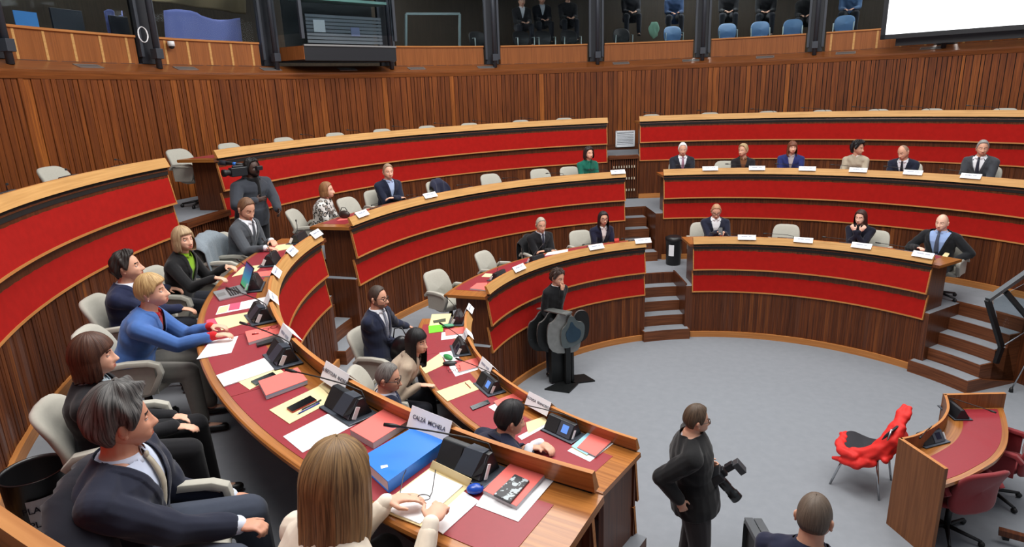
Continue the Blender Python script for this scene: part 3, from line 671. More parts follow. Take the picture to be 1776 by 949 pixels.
# ------------------------------------------------------------------ people
def nrm(v): return v.normalized() if v.length > 1e-9 else Vector((0, 0, 1))
class Blob(MB):
    def ell(s, c, ax, n=12, m=8):
        """ax: three Vectors (semi axes)"""
        b = len(s.v)
        for i in range(m+1):
            th = PI*i/m
            for j in range(n):
                ph = 2*PI*j/n; s.v.append(tuple(Vector(c)+ax[0]*math.sin(th)*math.cos(ph)+ax[1]*math.sin(th)*math.sin(ph)+ax[2]*math.cos(th)))
        for i in range(m):
            for j in range(n): A = b+i*n; s.f.append((A+j, A+n+j, A+n+(j+1) % n, A+(j+1) % n))
    def ball(s, c, r): s.ell(c, (Vector((r, 0, 0)), Vector((0, r, 0)), Vector((0, 0, r))), 10, 8)
    def cap(s, p0, p1, r0, r1, flat=1., up=None, n=12):
        p0, p1 = Vector(p0), Vector(p1); t = nrm(p1-p0); a = (up-t*up.dot(t)).normalized() if up is not None and abs(up.dot(t)) < .98 else t.orthogonal().normalized(); b = t.cross(a)
        rings = []
        for k in range(4): w = PI/2*(k+1)/5; rings.append((p0-t*r0*math.cos(w), r0*math.sin(w)))
        rings += [(p0, r0), (p1, r1)]
        for k in range(3, -1, -1): w = PI/2*(k+1)/5; rings.append((p1+t*r1*math.cos(w), r1*math.sin(w)))
        s.loft([(c, a*r*flat, b*r) for c, r in rings], n)
    def loft(s, rings, n=20, pw=2.0):
        b0 = len(s.v)
        for c, a, b in rings:
            for j in range(n):
                w = 2*PI*j/n; cw, sw = math.cos(w), math.sin(w)
                if pw != 2: cw = math.copysign(abs(cw)**(2/pw), cw); sw = math.copysign(abs(sw)**(2/pw), sw)
                s.v.append(tuple(Vector(c)+Vector(a)*cw+Vector(b)*sw))
        k = len(rings)
        for i in range(k-1):
            for j in range(n): A = b0+i*n; s.f.append((A+j, A+(j+1) % n, A+n+(j+1) % n, A+n+j))
        s.f.append(tuple(b0+j for j in range(n))[::-1]); s.f.append(tuple(b0+(k-1)*n+j for j in range(n)))
# ---- head surface (local: x right, y face, z up; metres, chin -.118, crown +.118)
def skull(d, face=True):
    """d: (N,3) unit directions -> points"""
    x, y, z = d[:, 0]*.077, d[:, 1]*.096, d[:, 2]*.118
    t = np.clip(-z/.118, 0, 1); fr = np.clip(d[:, 1], 0, 1); bk = np.clip(-d[:, 1], 0, 1)
    x = x*(1-.30*t**1.5)*(1+.10*np.exp(-((z+.055)/.03)**2)*(1-bk))
    y = np.where(d[:, 1] < 0, y*(1-.62*np.clip((t-.10)/.9, 0, 1)), y)
    # fuller lower face: push front of the jaw forward
    y = y+.030*np.exp(-((z+.095)/.040)**2)*np.clip(d[:, 1]*1.4+.25, 0, 1)
    y = y-.004*np.exp(-((z-.0)/.03)**2)*fr
    if face:
        g = lambda a, s: np.exp(-(a/s)**2)
        f = (d[:, 1] > .1)*1.0
        yo = np.zeros_like(x)
        yo += g(x, .0105+.003*(z < -.03))*np.interp(z, [-.062, -.052, -.044, -.034, -.01, .012, .03], [0, .012, .030, .030, .016, .006, 0])
        yo += g(np.abs(x)-.012, .007)*g(z+.045, .009)*.010
        yo -= g(np.abs(x)-.032, .016)*g(z+.002, .013)*.013
        yo += g(np.abs(x)-.03, .02)*g(z-.019, .008)*.004
        yo += g(np.abs(x)-.043, .018)*g(z+.03, .017)*.005
        yo += g(x, .022)*(g(z+.066, .005)*.006+g(z+.078, .005)*.006-g(z+.072, .0028)*.004)
        yo += g(x, .018)*g(z+.103, .012)*.006
        y = y+yo*f
    return np.stack([x, y, z], 1)
def sph(nt, nph, t0=0.02, t1=PI-.02):
    th = np.linspace(t0, t1, nt); ph = np.linspace(0, 2*PI, nph, endpoint=False)
    T, P = np.meshgrid(th, ph, indexing='ij')
    # phi 0 = front
    d = np.stack([np.sin(T)*np.sin(P), np.sin(T)*np.cos(P), np.cos(T)], -1).reshape(-1, 3)
    F = [(i*nph+j, i*nph+(j+1) % nph, (i+1)*nph+(j+1) % nph, (i+1)*nph+j) for i in range(nt-1) for j in range(nph)]
    return d, np.array(F)
def hair_mesh(style, thick, seed, length=0., hi=56, fringe=None, vol=1.0, part=0):
    rg = np.random.default_rng(seed); nph = 96; ph = np.linspace(-PI, PI, nph, endpoint=False)
    a = np.abs(np.degrees(ph)); front = .074 if fringe is None else fringe
    zl = np.interp(a, [0, 30, 50, 66, 80, 92, 104, 120, 150, 180], [front, front-.002, min(front, .055) if fringe is None else front-.01, .03 if fringe is None else .0, -.006, -.03, -.012, -.05, -.078, -.085])
    if style in ('short', 'curly') and fringe is None: zl = np.interp(a, [0, 30, 48, 60, 72, 80, 87, 94, 104, 114, 126, 150, 180], [.086, .083, .072, .045, .006, -.018, -.012, .010, .012, -.02, -.058, -.078, -.088])
    if style == 'bald': zl = np.interp(a, [0, 60, 80, 92, 104, 120, 180], [.2, .2, .0, -.02, -.01, -.05, -.08])
    ns = 30; rows = []
    wob = .55*np.sin(ph*7+rg.random()*6)+.35*np.sin(ph*17+rg.random()*6)+.4*np.sin(ph*29+rg.random()*6)
    thl = np.arccos(np.clip(zl/.118, -1, .999)); long_ = length > 0
    openv = hi
    isl = (a > openv) if long_ else np.zeros_like(a, bool)
    V = []; 
    for i in range(ns):
        s = i/(ns-1); th = np.where(isl, .03+(PI/2*1.04-.03)*s, .03+(thl-.03)*s)
        d = np.stack([np.sin(th)*np.sin(ph), np.sin(th)*np.cos(ph), np.cos(th)], 1); p = skull(d, False)
        n = p/np.array([.077, .096, .118])**2; n /= np.linalg.norm(n, axis=1)[:, None]
        e = np.clip((1-s)*ns/3.0, 0, 1) if not long_ else np.where(isl, 1, np.clip((1-s)*ns/3.5, 0, 1))
        side = np.clip((a-40)/60, 0, 1)
        if style == 'short' and vol > 1.2: s = s; wobx = thick*.22*np.sin(ph*5+s*9)*np.clip(s*3, 0, 1)
        else: wobx = 0
        T = thick*(1+.55*(vol-1)*np.cos(th*.9))*(.55+.45*e**.5)
        if style == 'short': T = T*(1.25-.80*side*np.clip(s*1.3-.2, 0, 1))
        T = T+thick*.13*wob*s*(1+.5*np.sin(5*s))
        T = T+wobx
        if style == 'curly': T = T+thick*.28*(np.sin(ph*9+s*8)+np.sin(ph*14-s*15+1))*.7*np.clip(s*4, 0, 1)
        T = np.where(e < .05, -.004, T*e**.35)
        V.append(p+n*T[:, None])
    if long_:
        last = V[-1].copy(); nd = 18
        for k in range(1, nd+1):
            s = k/nd; q = last.copy(); z = -length*s
            cen = q[:, :2]*1.0; flare = 1+.10*np.sin(s*PI*.8)-.10*s
            cen = cen*flare; cen[:, 0] = cen[:, 0]
            back = np.clip((a-90)/60, 0, 1)
            cen[:, 1] = cen[:, 1]+back*.012*np.sin(s*3)+(1-back)*(-.0)*s
            jag = 1+.06*wob*s
            q[:, 0] = cen[:, 0]; q[:, 1] = cen[:, 1]; q[:, 2] = last[:, 2]*(1-s)+(z*jag if k == nd or True else z)
            q[:, :2] *= (1+.018*wob*(s*1.5))[:, None]
            if style == 'curly': q[:, :2] *= (1+.06*np.sin(ph*11+s*9))[:, None]
            if k == nd: q[:, :2] *= .93
            q2 = V[ns-1] if False else q
            # face columns stay at hairline tucked in
            q2 = np.where(isl[:, None], q2, V[ns-1])
            V.append(q2)
        q = V[-1].copy(); q[:, :2] *= .55; q = np.where(isl[:, None], q, V[ns-1]); V.append(q)
    V = np.array(V); nr = V.shape[0]; uv = np.stack(np.meshgrid(np.linspace(0, 1, nr), np.arange(nph)/nph, indexing='ij'), -1)[..., ::-1].reshape(-1, 2)
    F = []
    for i in range(nr-1):
        for j in range(nph):
            j2 = (j+1) % nph
            if i >= ns-1 and not (isl[j] and isl[j2]): continue
            F.append((i*nph+j, (i+1)*nph+j, (i+1)*nph+j2, i*nph+j2))
    return V.reshape(-1, 3), np.array(F), uv
def hair_mat(c1, c2=None, rough=.5):
    k = 'hair_%s' % '_'.join(map(str, c1+(c2 or ())))
    if k in MATS: return MATS[k]
    c2 = c2 or tuple(min(255, int(x*1.35+8)) for x in c1)
    m = bpy.data.materials.new(k); m.use_nodes = True; nt = m.node_tree; b = nt.nodes['Principled BSDF']; L = nt.links; b.inputs['Roughness'].default_value = rough; b.inputs['Specular IOR Level'].default_value = .35
    uv = nt.nodes.new('ShaderNodeUVMap'); mp = nt.nodes.new('ShaderNodeMapping'); mp.inputs['Scale'].default_value = (110, 3, 1); L.new(uv.outputs[0], mp.inputs[0])
    n = nt.nodes.new('ShaderNodeTexNoise'); n.inputs['Scale'].default_value = 1; n.inputs['Detail'].default_value = 5; n.inputs['Distortion'].default_value = .8; L.new(mp.outputs[0], n.inputs['Vector'])
    cr = nt.nodes.new('ShaderNodeValToRGB'); cr.color_ramp.elements[0].position = .35; cr.color_ramp.elements[1].position = .68; cr.color_ramp.elements[0].color = lin(c1); cr.color_ramp.elements[1].color = lin(c2)
    L.new(n.outputs['Fac'], cr.inputs[0]); L.new(cr.outputs[0], b.inputs['Base Color'])
    bp = nt.nodes.new('ShaderNodeBump'); bp.inputs['Strength'].default_value = .5; bp.inputs['Distance'].default_value = .004; L.new(n.outputs['Fac'], bp.inputs['Height']); L.new(bp.outputs[0], b.inputs['Normal'])
    MATS[k] = m; return m
def cloth(c, noise=.05, ns=35, name='cloth', rough=.85): return mat('%s_%d_%d_%d' % (name, *c), c, rough, noise=noise, nscale=ns, bump=.12, sheen=.15, spec=.2)
def leopard():
    m = mat('leopard_print', (200, 196, 190), .8); nt = m.node_tree; b = nt.nodes['Principled BSDF']; tc = nt.nodes.new('ShaderNodeTexCoord'); v = nt.nodes.new('ShaderNodeTexVoronoi'); v.inputs['Scale'].default_value = 17; nt.links.new(tc.outputs['Object'], v.inputs['Vector'])
    cr = nt.nodes.new('ShaderNodeValToRGB'); cr.color_ramp.interpolation = 'CONSTANT'; e = cr.color_ramp.elements; e[0].color = lin((150, 140, 130)); e[1].position = .34; e[1].color = lin((20, 20, 22)); k = e.new(.52); k.color = lin((205, 202, 198))
    nt.links.new(v.outputs['Distance'], cr.inputs[0]); nt.links.new(cr.outputs[0], b.inputs['Base Color']); return m
def stripe(c1, c2, scale=60):
    m = mat('stripe_%d_%d_%d' % c1, c1, .6); nt = m.node_tree; b = nt.nodes['Principled BSDF']; tc = nt.nodes.new('ShaderNodeTexCoord'); mp = nt.nodes.new('ShaderNodeMapping'); mp.inputs['Rotation'].default_value = (0, .7, .5)
    w = nt.nodes.new('ShaderNodeTexWave'); w.inputs['Scale'].default_value = scale; nt.links.new(tc.outputs['Object'], mp.inputs[0]); nt.links.new(mp.outputs[0], w.inputs['Vector'])
    cr = nt.nodes.new('ShaderNodeValToRGB'); cr.color_ramp.interpolation = 'CONSTANT'; cr.color_ramp.elements[0].color = lin(c1); cr.color_ramp.elements[1].color = lin(c2); cr.color_ramp.elements[1].position = .72
    nt.links.new(w.outputs['Fac'], cr.inputs[0]); nt.links.new(cr.outputs[0], b.inputs['Base Color']); return m
SK = {'light': (224, 172, 146), 'mid': (212, 160, 134), 'tan': (204, 148, 122), 'dark': (70, 48, 40), 'pale': (232, 186, 164)}
def ik(sh, ha, l1, l2, pole):
    d = ha-sh; L = min(d.length, (l1+l2)*.985); d = nrm(d); x = (l1*l1-l2*l2+L*L)/(2*L); h = math.sqrt(max(0, l1*l1-x*x)); pl = nrm(pole-d*pole.dot(d)); return sh+d*x+pl*h, sh+d*L
def hand(bl, wrist, d, n, side, curl=.35, scale=1., spread=.12, point=False):
    """bl Blob; d finger direction, n back-of-hand normal, side=+1 -> thumb on d x n side"""
    d = nrm(d); n = nrm(n-d*n.dot(d)); t = d.cross(n)*side; s = scale
    palm = wrist+d*.045*s
    bl.ell(palm+d*.003, (t*.040*s, d*.052*s, n*.016*s), 14, 10); bl.cap(wrist-d*.02, wrist+d*.03*s, .024*s, .022*s, .8, n)
    for i, (off, ln, r) in enumerate(((.030, .074, .0088), (.010, .084, .0092), (-.010, .078, .0088), (-.029, .062, .0078))):
        b = palm+d*.038*s+t*off*s; dr = nrm(d+t*(off*spread*8)); c = curl*(1 if not (point and i == 0) else .05)
        q = b; ang = 0
        for j, fr in enumerate((.44, .31, .25)):
            ang += c*(.7+.5*j); v = nrm(dr*math.cos(ang)-n*math.sin(ang)); q2 = q+v*ln*fr*s; bl.cap(q, q2, r*s*(1-.07*j), r*s*(.95-.09*j), n=8); q = q2
    b = wrist+d*.02*s+t*.030*s-n*.004; q = b+nrm(t*.75+d*.75-n*.25)*.040*s; bl.cap(b, q, .0125*s, .0105*s, n=8); q2 = q+nrm(t*.25+d*1.0-n*.2)*.032*s; bl.cap(q, q2, .0102*s, .0085*s, n=8)
def person(label, head, face, floor, pelvis=None, seated=True, fem=False, skin='light', hair=None, top=(40, 44, 56), shirt=None, tie=None, vneck=.0, pants=(34, 36, 44), hands=None, look=None, nod=0., roll=0., vox=.009, lean=.10, scale=1.,
           glasses=None, beard=None, build=1., group=None, collar=None, cuffs=None, hcurl=.4, twist=0., shoulders=1., cat='person', legs=True, topmat=None, handn=None, earring=False, elbow_out=.35, vdepth=.45, hdir=None, hood=False, scarf=None, open_collar=False, pole=None, tie_out=False):
    H = Vector(head); k = scale; vneck *= 1.25
    fa = math.radians(face); F = Vector((math.cos(fa), math.sin(fa), 0)); Rt = Vector((F.y, -F.x, 0)); Z = Vector((0, 0, 1))
    fl = floor; lk = math.radians(face if look is None else look)
    hf = Vector((math.cos(lk)*math.cos(nod), math.sin(lk)*math.cos(nod), -math.sin(nod))) if True else None
    hr = nrm(hf.cross(Z)); hu = hr.cross(hf)
    if roll: hr, hu = hr*math.cos(roll)+hu*math.sin(roll), -hr*math.sin(roll)+hu*math.cos(roll)
    neck = H-Z*.138*k-hf*.022*k-F*.012
    pz = fl+(.53 if seated else .93*k)
    P = Vector((neck.x, neck.y, pz))-F*lean if pelvis is None else Vector(pelvis)
    if P.z > neck.z-.38*k: P.z = neck.z-.38*k
    base = Vector((P.x, P.y, fl)); t = thing('person', label, cat, base, group)
    sp = neck-P; up = nrm(sp); L = sp.length; fw = nrm(F-up*F.dot(up)); rt = fw.cross(up)
    if twist: ct, st_ = math.cos(math.radians(twist)), math.sin(math.radians(twist)); fw2 = fw*ct+rt*st_; rt2 = rt*ct-fw*st_
    else: fw2, rt2 = fw, rt
    w = (.95 if fem else 1.06)*k*build; wn = (.95 if fem else 1.06)*k*min(build, 1.06); sw = .205*w*shoulders
    def torso(bl, e):
        R = [(0.0-.10/L, .120, .085), (.0, .172, .125), (.14, .168, .122), (.34, .148 if not fem else .132, .108), (.55, .165 if not fem else .152, .118), (.72, .178 if not fem else .160, .120 if not fem else .126), (.86, .168, .098), (.95, .120, .078), (1.02, .068, .062), (1.08, .052, .052)]
        rings = []
        for s, a, b in R:
            q = min(1, max(0, s)); rr = rt*(1-q)+rt2*q; ff = fw*(1-q)+fw2*q; rings.append((P+up*(L*s)-ff*(.012*math.sin(q*3.1)), nrm(rr)*(a*w+e), nrm(ff)*(b*w+e)))
        bl.loft(rings, 24, 2.3)
    sh = {}; el = {}; wr = {}; hd = {}
    for sgn, nm in ((-1, 'l'), (1, 'r')):
        S_ = neck-up*.098*k+rt2*sgn*sw*.88-fw2*.005; sh[nm] = S_
        tgt = None if hands is None else hands.get(nm)
        if tgt is None: tgt = S_+F*.34+Z*(-.30)-rt*sgn*.10 if seated else S_-Z*.58*k+F*.05+rt*sgn*.06
        tgt = Vector(tgt)
        hdv = None if hdir is None else hdir.get(nm)
        pl_ = rt*sgn*elbow_out-Z-F*.35 if not (pole and nm in pole) else Vector(pole[nm])
        E_, W_ = ik(S_, tgt, .29*k, .255*k, pl_); el[nm], wr[nm] = E_, W_; hd[nm] = Vector(hdv) if hdv is not None else nrm(W_-E_)
    # --- skin body
    bl = Blob(); bl.cap(neck-up*.04, H-hu*.055-hf*.018, .062*wn, .056*wn, 1)
    torso(bl, -.012)
    for sgn, nm in ((-1, 'l'), (1, 'r')):
        bl.cap(sh[nm], el[nm], .046*w, .038*w); bl.cap(el[nm], wr[nm], .036*w, .024*w)
        hn = Vector(handn[nm]) if handn and nm in handn else (Z if seated else F*.2+rt*sgn)
        hand(bl, wr[nm], hd[nm], hn, -sgn, hcurl if not isinstance(hcurl, dict) else hcurl.get(nm, .4), k*(.90 if fem else 1))
    hips = {}
    if seated:
        for sgn, nm in ((-1, 'l'), (1, 'r')):
            hp = P+rt*sgn*.095*w+Z*.0; kn = hp+F*.43*k+rt*sgn*.06-Z*.01; kn.z = max(kn.z, fl+.50*k); an = Vector((kn.x, kn.y, fl+.09))+F*.03; hips[nm] = (hp, kn, an)
    else:
        for sgn, nm in ((-1, 'l'), (1, 'r')):
            hp = P+rt*sgn*.095*w; an = Vector((P.x, P.y, fl+.09))+rt*sgn*.12+F*(.05*sgn); kn = (hp+an)/2+F*.03; hips[nm] = (hp, kn, an)
    if legs:
        for nm in hips:
            a, b, c = hips[nm]; bl.cap(a, b, .075*w, .052*w); bl.cap(b, c, .05*w, .034*w); bl.cap(c-Z*.03, c-Z*.05+F*.13, .03, .026)
    bv, bf = remeshed(bl, vox, 3)
    # head
    d, hf_ = sph(64, 72); hv = skull(d, True); cen = hv[hf_].mean(1)
    mi = np.zeros(len(hf_), int); fr = cen[:, 1] > .06
    mi[fr & (np.abs(cen[:, 0]) < .023) & (cen[:, 2] > -.083) & (cen[:, 2] < -.063)] = 1
    bz = cen[:, 2]-(.019+.004*np.cos((np.abs(cen[:, 0])-.030)*90)); mi[fr & (np.abs(bz) < .0042) & (np.abs(np.abs(cen[:, 0])-.031) < .018)] = 2
    if beard:
        a = np.abs(cen[:, 0]); z = cen[:, 2]; bm = (cen[:, 1] > -.005) & (z < -.056) & ~(mi == 1) & ((z < -.082) | (a > .026)); bm |= (cen[:, 1] > -.02) & (cen[:, 1] < .035) & (a > .05) & (z < .0); bm |= fr & (a < .026) & (z > -.063) & (z < -.056)
        mi[bm] = 3
    M = Matrix(((hr.x, hf.x, hu.x), (hr.y, hf.y, hu.y), (hr.z, hf.z, hu.z))); Mn = np.array(M)*k*(1.0 if fem else 1.06); Hn = np.array(H)
    VV = [bv, hv @ Mn.T+Hn]; FF = [bf, hf_+len(bv)]; MI = [np.zeros(len(bf), int), mi]; off = len(bv)+len(hv)
    es, ef = sph(9, 12)
    def addb(c, sx, mid):
        nonlocal off
        q = es*np.array(sx)+np.array(c); VV.append(q @ Mn.T+Hn); FF.append(ef+off); MI.append(np.full(len(ef), mid)); off += len(q)
    for s in (-1, 1):
        addb((s*.0315, .072, -.002), (.0135, .0125, .0095), 4); addb((s*.0315, .0775, -.002), (.0060, .0078, .0060), 5); addb((s*.0315, .0715, .0035), (.0150, .0135, .0085), 0)
        addb((s*.077, -.012, -.010), (.008, .018, .030), 0); addb((s*.082, -.016, -.002), (.007, .013, .020), 0); addb((s*.079, -.008, -.034), (.006, .009, .010), 0)
    sk = mat('skin_'+skin, SK[skin], .5, noise=.03, nscale=30, spec=.4); sk.node_tree.nodes['Principled BSDF'].inputs['Subsurface Weight'].default_value = .08; sk.node_tree.nodes['Principled BSDF'].inputs['Subsurface Radius'].default_value = (.02, .008, .004)
    lp = mat('lips_'+skin, tuple(int(a*b) for a, b in zip(SK[skin], (.90, .70, .70))), .45); hc = hair[1] if hair else (90, 75, 60)
    bw = hair_mat(tuple(int(x*.75) for x in hc)); bd = hair_mat(tuple(int(x*.62+y*.38) for x, y in zip(beard, SK[skin]))) if beard else bw
    body = mesh_obj('body', np.concatenate(VV), np.concatenate(FF), [sk, lp, bw, bd, mat('eye_white', (225, 222, 218), .3), mat('iris', (48, 36, 30), .2)], np.concatenate(MI), t)
    # --- trousers & shoes
    if legs:
        b2 = Blob(); b2.ell(P+Z*.02, (rt*.185*w, fw*.145*w, up*.13), 20, 12)
        for nm in hips:
            a, b, c = hips[nm]; b2.cap(a, b, .098*w, .072*w); b2.cap(b, c+Z*.03, .070*w, .055*w)
        v, f = remeshed(b2, max(vox, .011), 4); mesh_obj('trousers', v, f, [cloth(pants)], None, t)
        for nm in hips:
            c = hips[nm][2]; b3 = Blob(); b3.cap(c-Z*.045-F*.03, c-Z*.055+F*.15, .042, .036, .8, Z); v, f = remeshed(b3, .012, 2); mesh_obj('shoe', v, f, [mat('shoe_black', (22, 20, 20), .4)], None, t)
    # --- shirt
    sc = shirt or top
    b4 = Blob(); torso(b4, .004); v, f = remeshed(b4, max(vox, .009), 3)
    hh = (v-np.array(P)) @ np.array(up)/L; keep = hh[f].max(1) < (1.0 if not open_collar else .97); mesh_obj('shirt', v, f[keep], [cloth(sc, name='shirt', noise=.02)], None, t)
    if collar is not None or (shirt and vneck):
        b5 = MB(); n0 = neck-up*.022*k+fw2*.004; r0 = .064*wn
        rings = []
        for (h, r) in ((-.012, 1.10), (.030, 1.0), (.034, 1.06), (-.002, 1.32)):
            rings.append([n0+up*h*k+rt2*math.cos(q)*r*r0+fw2*math.sin(q)*r*r0*1.04 for q in [math.radians(104+332*j/22) for j in range(23)]])
        m_ = cloth(collar or sc, name='shirt', noise=.02); bb = len(b5.v)
        for rg_ in rings: b5.addv(rg_)
        for i in range(3):
            for j in range(22): A = bb+i*23+j; b5.face((A, A+1, A+24, A+23), m_, None, True)
        o = b5.build('collar', t); q = o.modifiers.new('s', 'SOLIDIFY'); q.thickness = .003
    # --- jacket / top
    b6 = Blob(); torso(b6, .016)
    if hood: b6.cap(neck-fw*.06-rt*.05, neck-fw*.06+rt*.05, .05, .05)
    for sgn, nm in ((-1, 'l'), (1, 'r')):
        b6.cap(neck-up*.055*k+rt2*sgn*sw*.35-fw2*.01, sh[nm]+up*.004, .062*w, .066*w); b6.cap(sh[nm], el[nm], .066*w, .055*w); ce_ = .16 if cuffs else .06; cf = el[nm]*ce_+wr[nm]*(1-ce_); b6.cap(el[nm], cf, .053*w, .040*w); 
    if not vneck or seated is False: b6.loft([(P-up*.14, rt*.185*w, fw*.150*w), (P-up*.02, rt*.195*w, fw*.150*w), (P+up*.10, rt*.18*w, fw*.138*w)], 20)
    v, f = remeshed(b6, vox, 4)
    r = v-np.array(P); h = r @ np.array(up)/L; sx = (v-np.array(P+up*L)) @ np.array(rt2); fy = r @ np.array(fw2)
    # cloth folds
    rgn = np.random.default_rng(abs(hash(label)) % 1000 if False else sum(map(ord, label)) % 997); ph = rgn.random(6)*6
    q = v*np.array([23, 23, 31]); fold = (np.sin(q[:, 0]+q[:, 2]*.7+ph[0])*np.sin(q[:, 1]*1.1-q[:, 2]*.8+ph[1])+.6*np.sin(q[:, 0]*2.1-q[:, 1]*1.6+q[:, 2]*1.3+ph[2]))
    nrmv = np.zeros_like(v); a_, b_, c_ = v[f[:, 0]], v[f[:, 1]], v[f[:, 2]]; fn = np.cross(b_-a_, c_-a_)
    for i in range(4): np.add.at(nrmv, f[:, i], fn)
    nrmv /= np.linalg.norm(nrmv, axis=1)[:, None]+1e-12; v = v+nrmv*(fold*.0042)[:, None]
    tm = topmat or cloth(top, name='jacket')
    ctr = v[f].mean(1); h_ = h[f].mean(1); s_ = sx[f].mean(1); f_ = fy[f].mean(1)
    dn = ctr-np.array(neck); ax = dn @ np.array(up); rad = np.linalg.norm(dn-ax[:, None]*np.array(up), axis=1)
    kill = (ax > -.012*k) & (rad < .082*wn) | (ax > .028)
    if vneck:
        wv = vneck*np.clip((h_-vdepth)/(1-vdepth), 0, 1)**.9; vm = (f_ > 0) & (np.abs(s_) < wv) & (h_ > vdepth) & (f_ < .19*w+.05); kill |= vm
        lap = (np.abs(np.abs(sx)-vneck*np.clip((h-vdepth)/(1-vdepth), 0, 1)**.9) < .036) & (fy > 0) & (h > vdepth-.02) & (h < 1.02) & (fy < .2*w+.05); v[lap] += nrmv[lap]*.006
    f2 = f[~kill]
    # smooth open borders
    E = np.concatenate([f2[:, [0, 1]], f2[:, [1, 2]], f2[:, [2, 3]], f2[:, [3, 0]]]); Es = np.sort(E, 1); key_ = Es[:, 0].astype(np.int64)*len(v)+Es[:, 1]; u_, idx, cnt = np.unique(key_, return_index=True, return_counts=True); be = Es[idx[cnt == 1]]
    for _ in range(8):
        acc = np.zeros_like(v); c__ = np.zeros(len(v)); np.add.at(acc, be[:, 0], v[be[:, 1]]); np.add.at(acc, be[:, 1], v[be[:, 0]]); np.add.at(c__, be[:, 0], 1); np.add.at(c__, be[:, 1], 1); g = c__ > 1; v[g] = .5*v[g]+.5*acc[g]/c__[g][:, None]
    mesh_obj('jacket' if vneck else 'top', v, f2, [tm], None, t, solid=.004)
    if vneck or collar is not None:
        b5 = MB(); n0 = neck-up*.030*k-fw2*.006; r0 = .078*wn; rings = []
        for (hh_, r_) in ((-.030, 1.22), (.012, 1.02), (.022, 1.05), (-.022, 1.42)): rings.append([n0+up*hh_*k+rt2*math.cos(q)*r_*r0*1.06+fw2*math.sin(q)*r_*r0 for q in [math.radians(128+284*j/22) for j in range(23)]])
        bb = len(b5.v)
        for rg_ in rings: b5.addv(rg_)
        for i in range(3):
            for j in range(22): A = bb+i*23+j; b5.face((A, A+1, A+24, A+23), tm, None, True)
        o = b5.build('jacket_collar', t); q = o.modifiers.new('s', 'SOLIDIFY'); q.thickness = .004
    if cuffs:
        for nm in ('l', 'r'):
            b = Blob(); a = nrm(wr[nm]-el[nm]); b.cap(wr[nm]-a*.055, wr[nm]-a*.008, .0345*w, .033*w); mesh_obj('cuff', *(np.array(b.v), b.f), [cloth(cuffs, name='shirt')], None, t)
    if tie:
        tb = MB(); pts = []
        for j in range(9):
            s = j/8; hq = .985-s*.62; a = np.interp(hq, [.0, .34, .55, .72, .86, .95, 1.0], [.125, .108, .118, .121, .100, .080, .066])*w+.012; pts.append((P+up*(L*hq)+fw2*(a-.012*math.sin(hq*3.1)), .013+.020*min(1, s*1.3)))
        tm_ = tie if not isinstance(tie, tuple) else cloth(tie, name='tie', rough=.5)
        if tie_out: e_ = pts[-1][0]; pts += [(e_+fw2*.03-up*.03, .033), (e_+fw2*.09-up*.06, .036), (e_+fw2*.15-up*.07, .038), (e_+fw2*.18-up*.075, .004)]
        n_ = tb.addv([v_ for p, a in pts for v_ in (p-rt2*a, p+fw2*.006, p+rt2*a)])
        for j in range(len(pts)-1):
            for c_ in (0, 1): tb.face((n_+3*j+c_, n_+3*j+c_+1, n_+3*j+c_+4, n_+3*j+c_+3), tm_, None, True)
        o = tb.build('tie', t); q = o.modifiers.new('s', 'SOLIDIFY'); q.thickness = .008; q.offset = 0
        tb = Blob(); tb.ell(pts[0][0]+fw2*.004, (rt2*.017, fw2*.010, up*.017), 10, 8); mesh_obj('tie_knot', np.array(tb.v), tb.f, [tie if not isinstance(tie, tuple) else cloth(tie, name='tie')], None, t)
    if scarf:
        tb = Blob()
        for j in range(14):
            q = 2*PI*j/14; q2 = 2*PI*(j+1)/14; tb.cap(neck-up*.01+rt2*math.cos(q)*.085+fw2*math.sin(q)*.085, neck-up*.01+rt2*math.cos(q2)*.085+fw2*math.sin(q2)*.085, .034, .034)
        tb.cap(neck+fw2*.09, neck+fw2*.13-up*.2, .04, .05); v, f = remeshed(tb, .009, 3); mesh_obj('scarf', v, f, [scarf], None, t)
    if hair:
        st, hc, th = hair[0], hair[1], hair[2]; kw = hair[3] if len(hair) > 3 else {}
        kw = dict(kw); c2 = kw.pop('c2', None); v, f, uv = hair_mesh(st, th, sum(map(ord, label)), **kw); mesh_obj('hair', v @ Mn.T+Hn, f, [hair_mat(hc, c2)], None, t, uv=uv)
    if glasses:
        g = MB(); T = lambda p: Vector(tuple(np.array(p) @ Mn.T+Hn)); gm = mat('glasses_%d%d%d' % glasses, glasses, .3)
        for s in (-1, 1):
            g.tube([T((s*.033+.023*math.cos(q), .104-.012*abs(math.cos(q)+s)*.3, -.004+.018*math.sin(q))) for q in [2*PI*j/16 for j in range(17)]], .0034, gm, 6)
            g.tube([T((s*.056, .096, .004)), T((s*.078, .05, .004)), T((s*.084, -.012, .002)), T((s*.084, -.028, -.016))], .0030, gm, 6)
        g.tube([T((-.012, .106, .0)), T((0, .108, .003)), T((.012, .106, .0))], .0030, gm, 6); g.build('glasses', t)
    if earring:
        g = MB(); T = lambda p: Vector(tuple(np.array(p) @ Mn.T+Hn)); g.lathe([(0, -.005), (.005, 0), (0, .005)], M_card, T((.084, -.008, -.046)), 8); g.lathe([(0, -.005), (.005, 0), (0, .005)], M_card, T((-.084, -.008, -.046)), 8); g.build('earring', t)
    return t, dict(H=H, P=P, F=F, rt=rt, up=up, neck=neck, wr=wr, hd=hd, L=L, M=Mn)
def headpos(u, v, R): return at_r(u, v, R)
def seat_person(label, u, v, row, dr=.95, hz=None, **k):
    p = at_r_sel(u, v, RR[row]+dr, PZ[row]+1.15) if hz is None else at(u, v, PZ[row]+hz); a = azof(p)
    k.setdefault('face', a+180)
    return person(label, p, floor=PZ[row], **k)
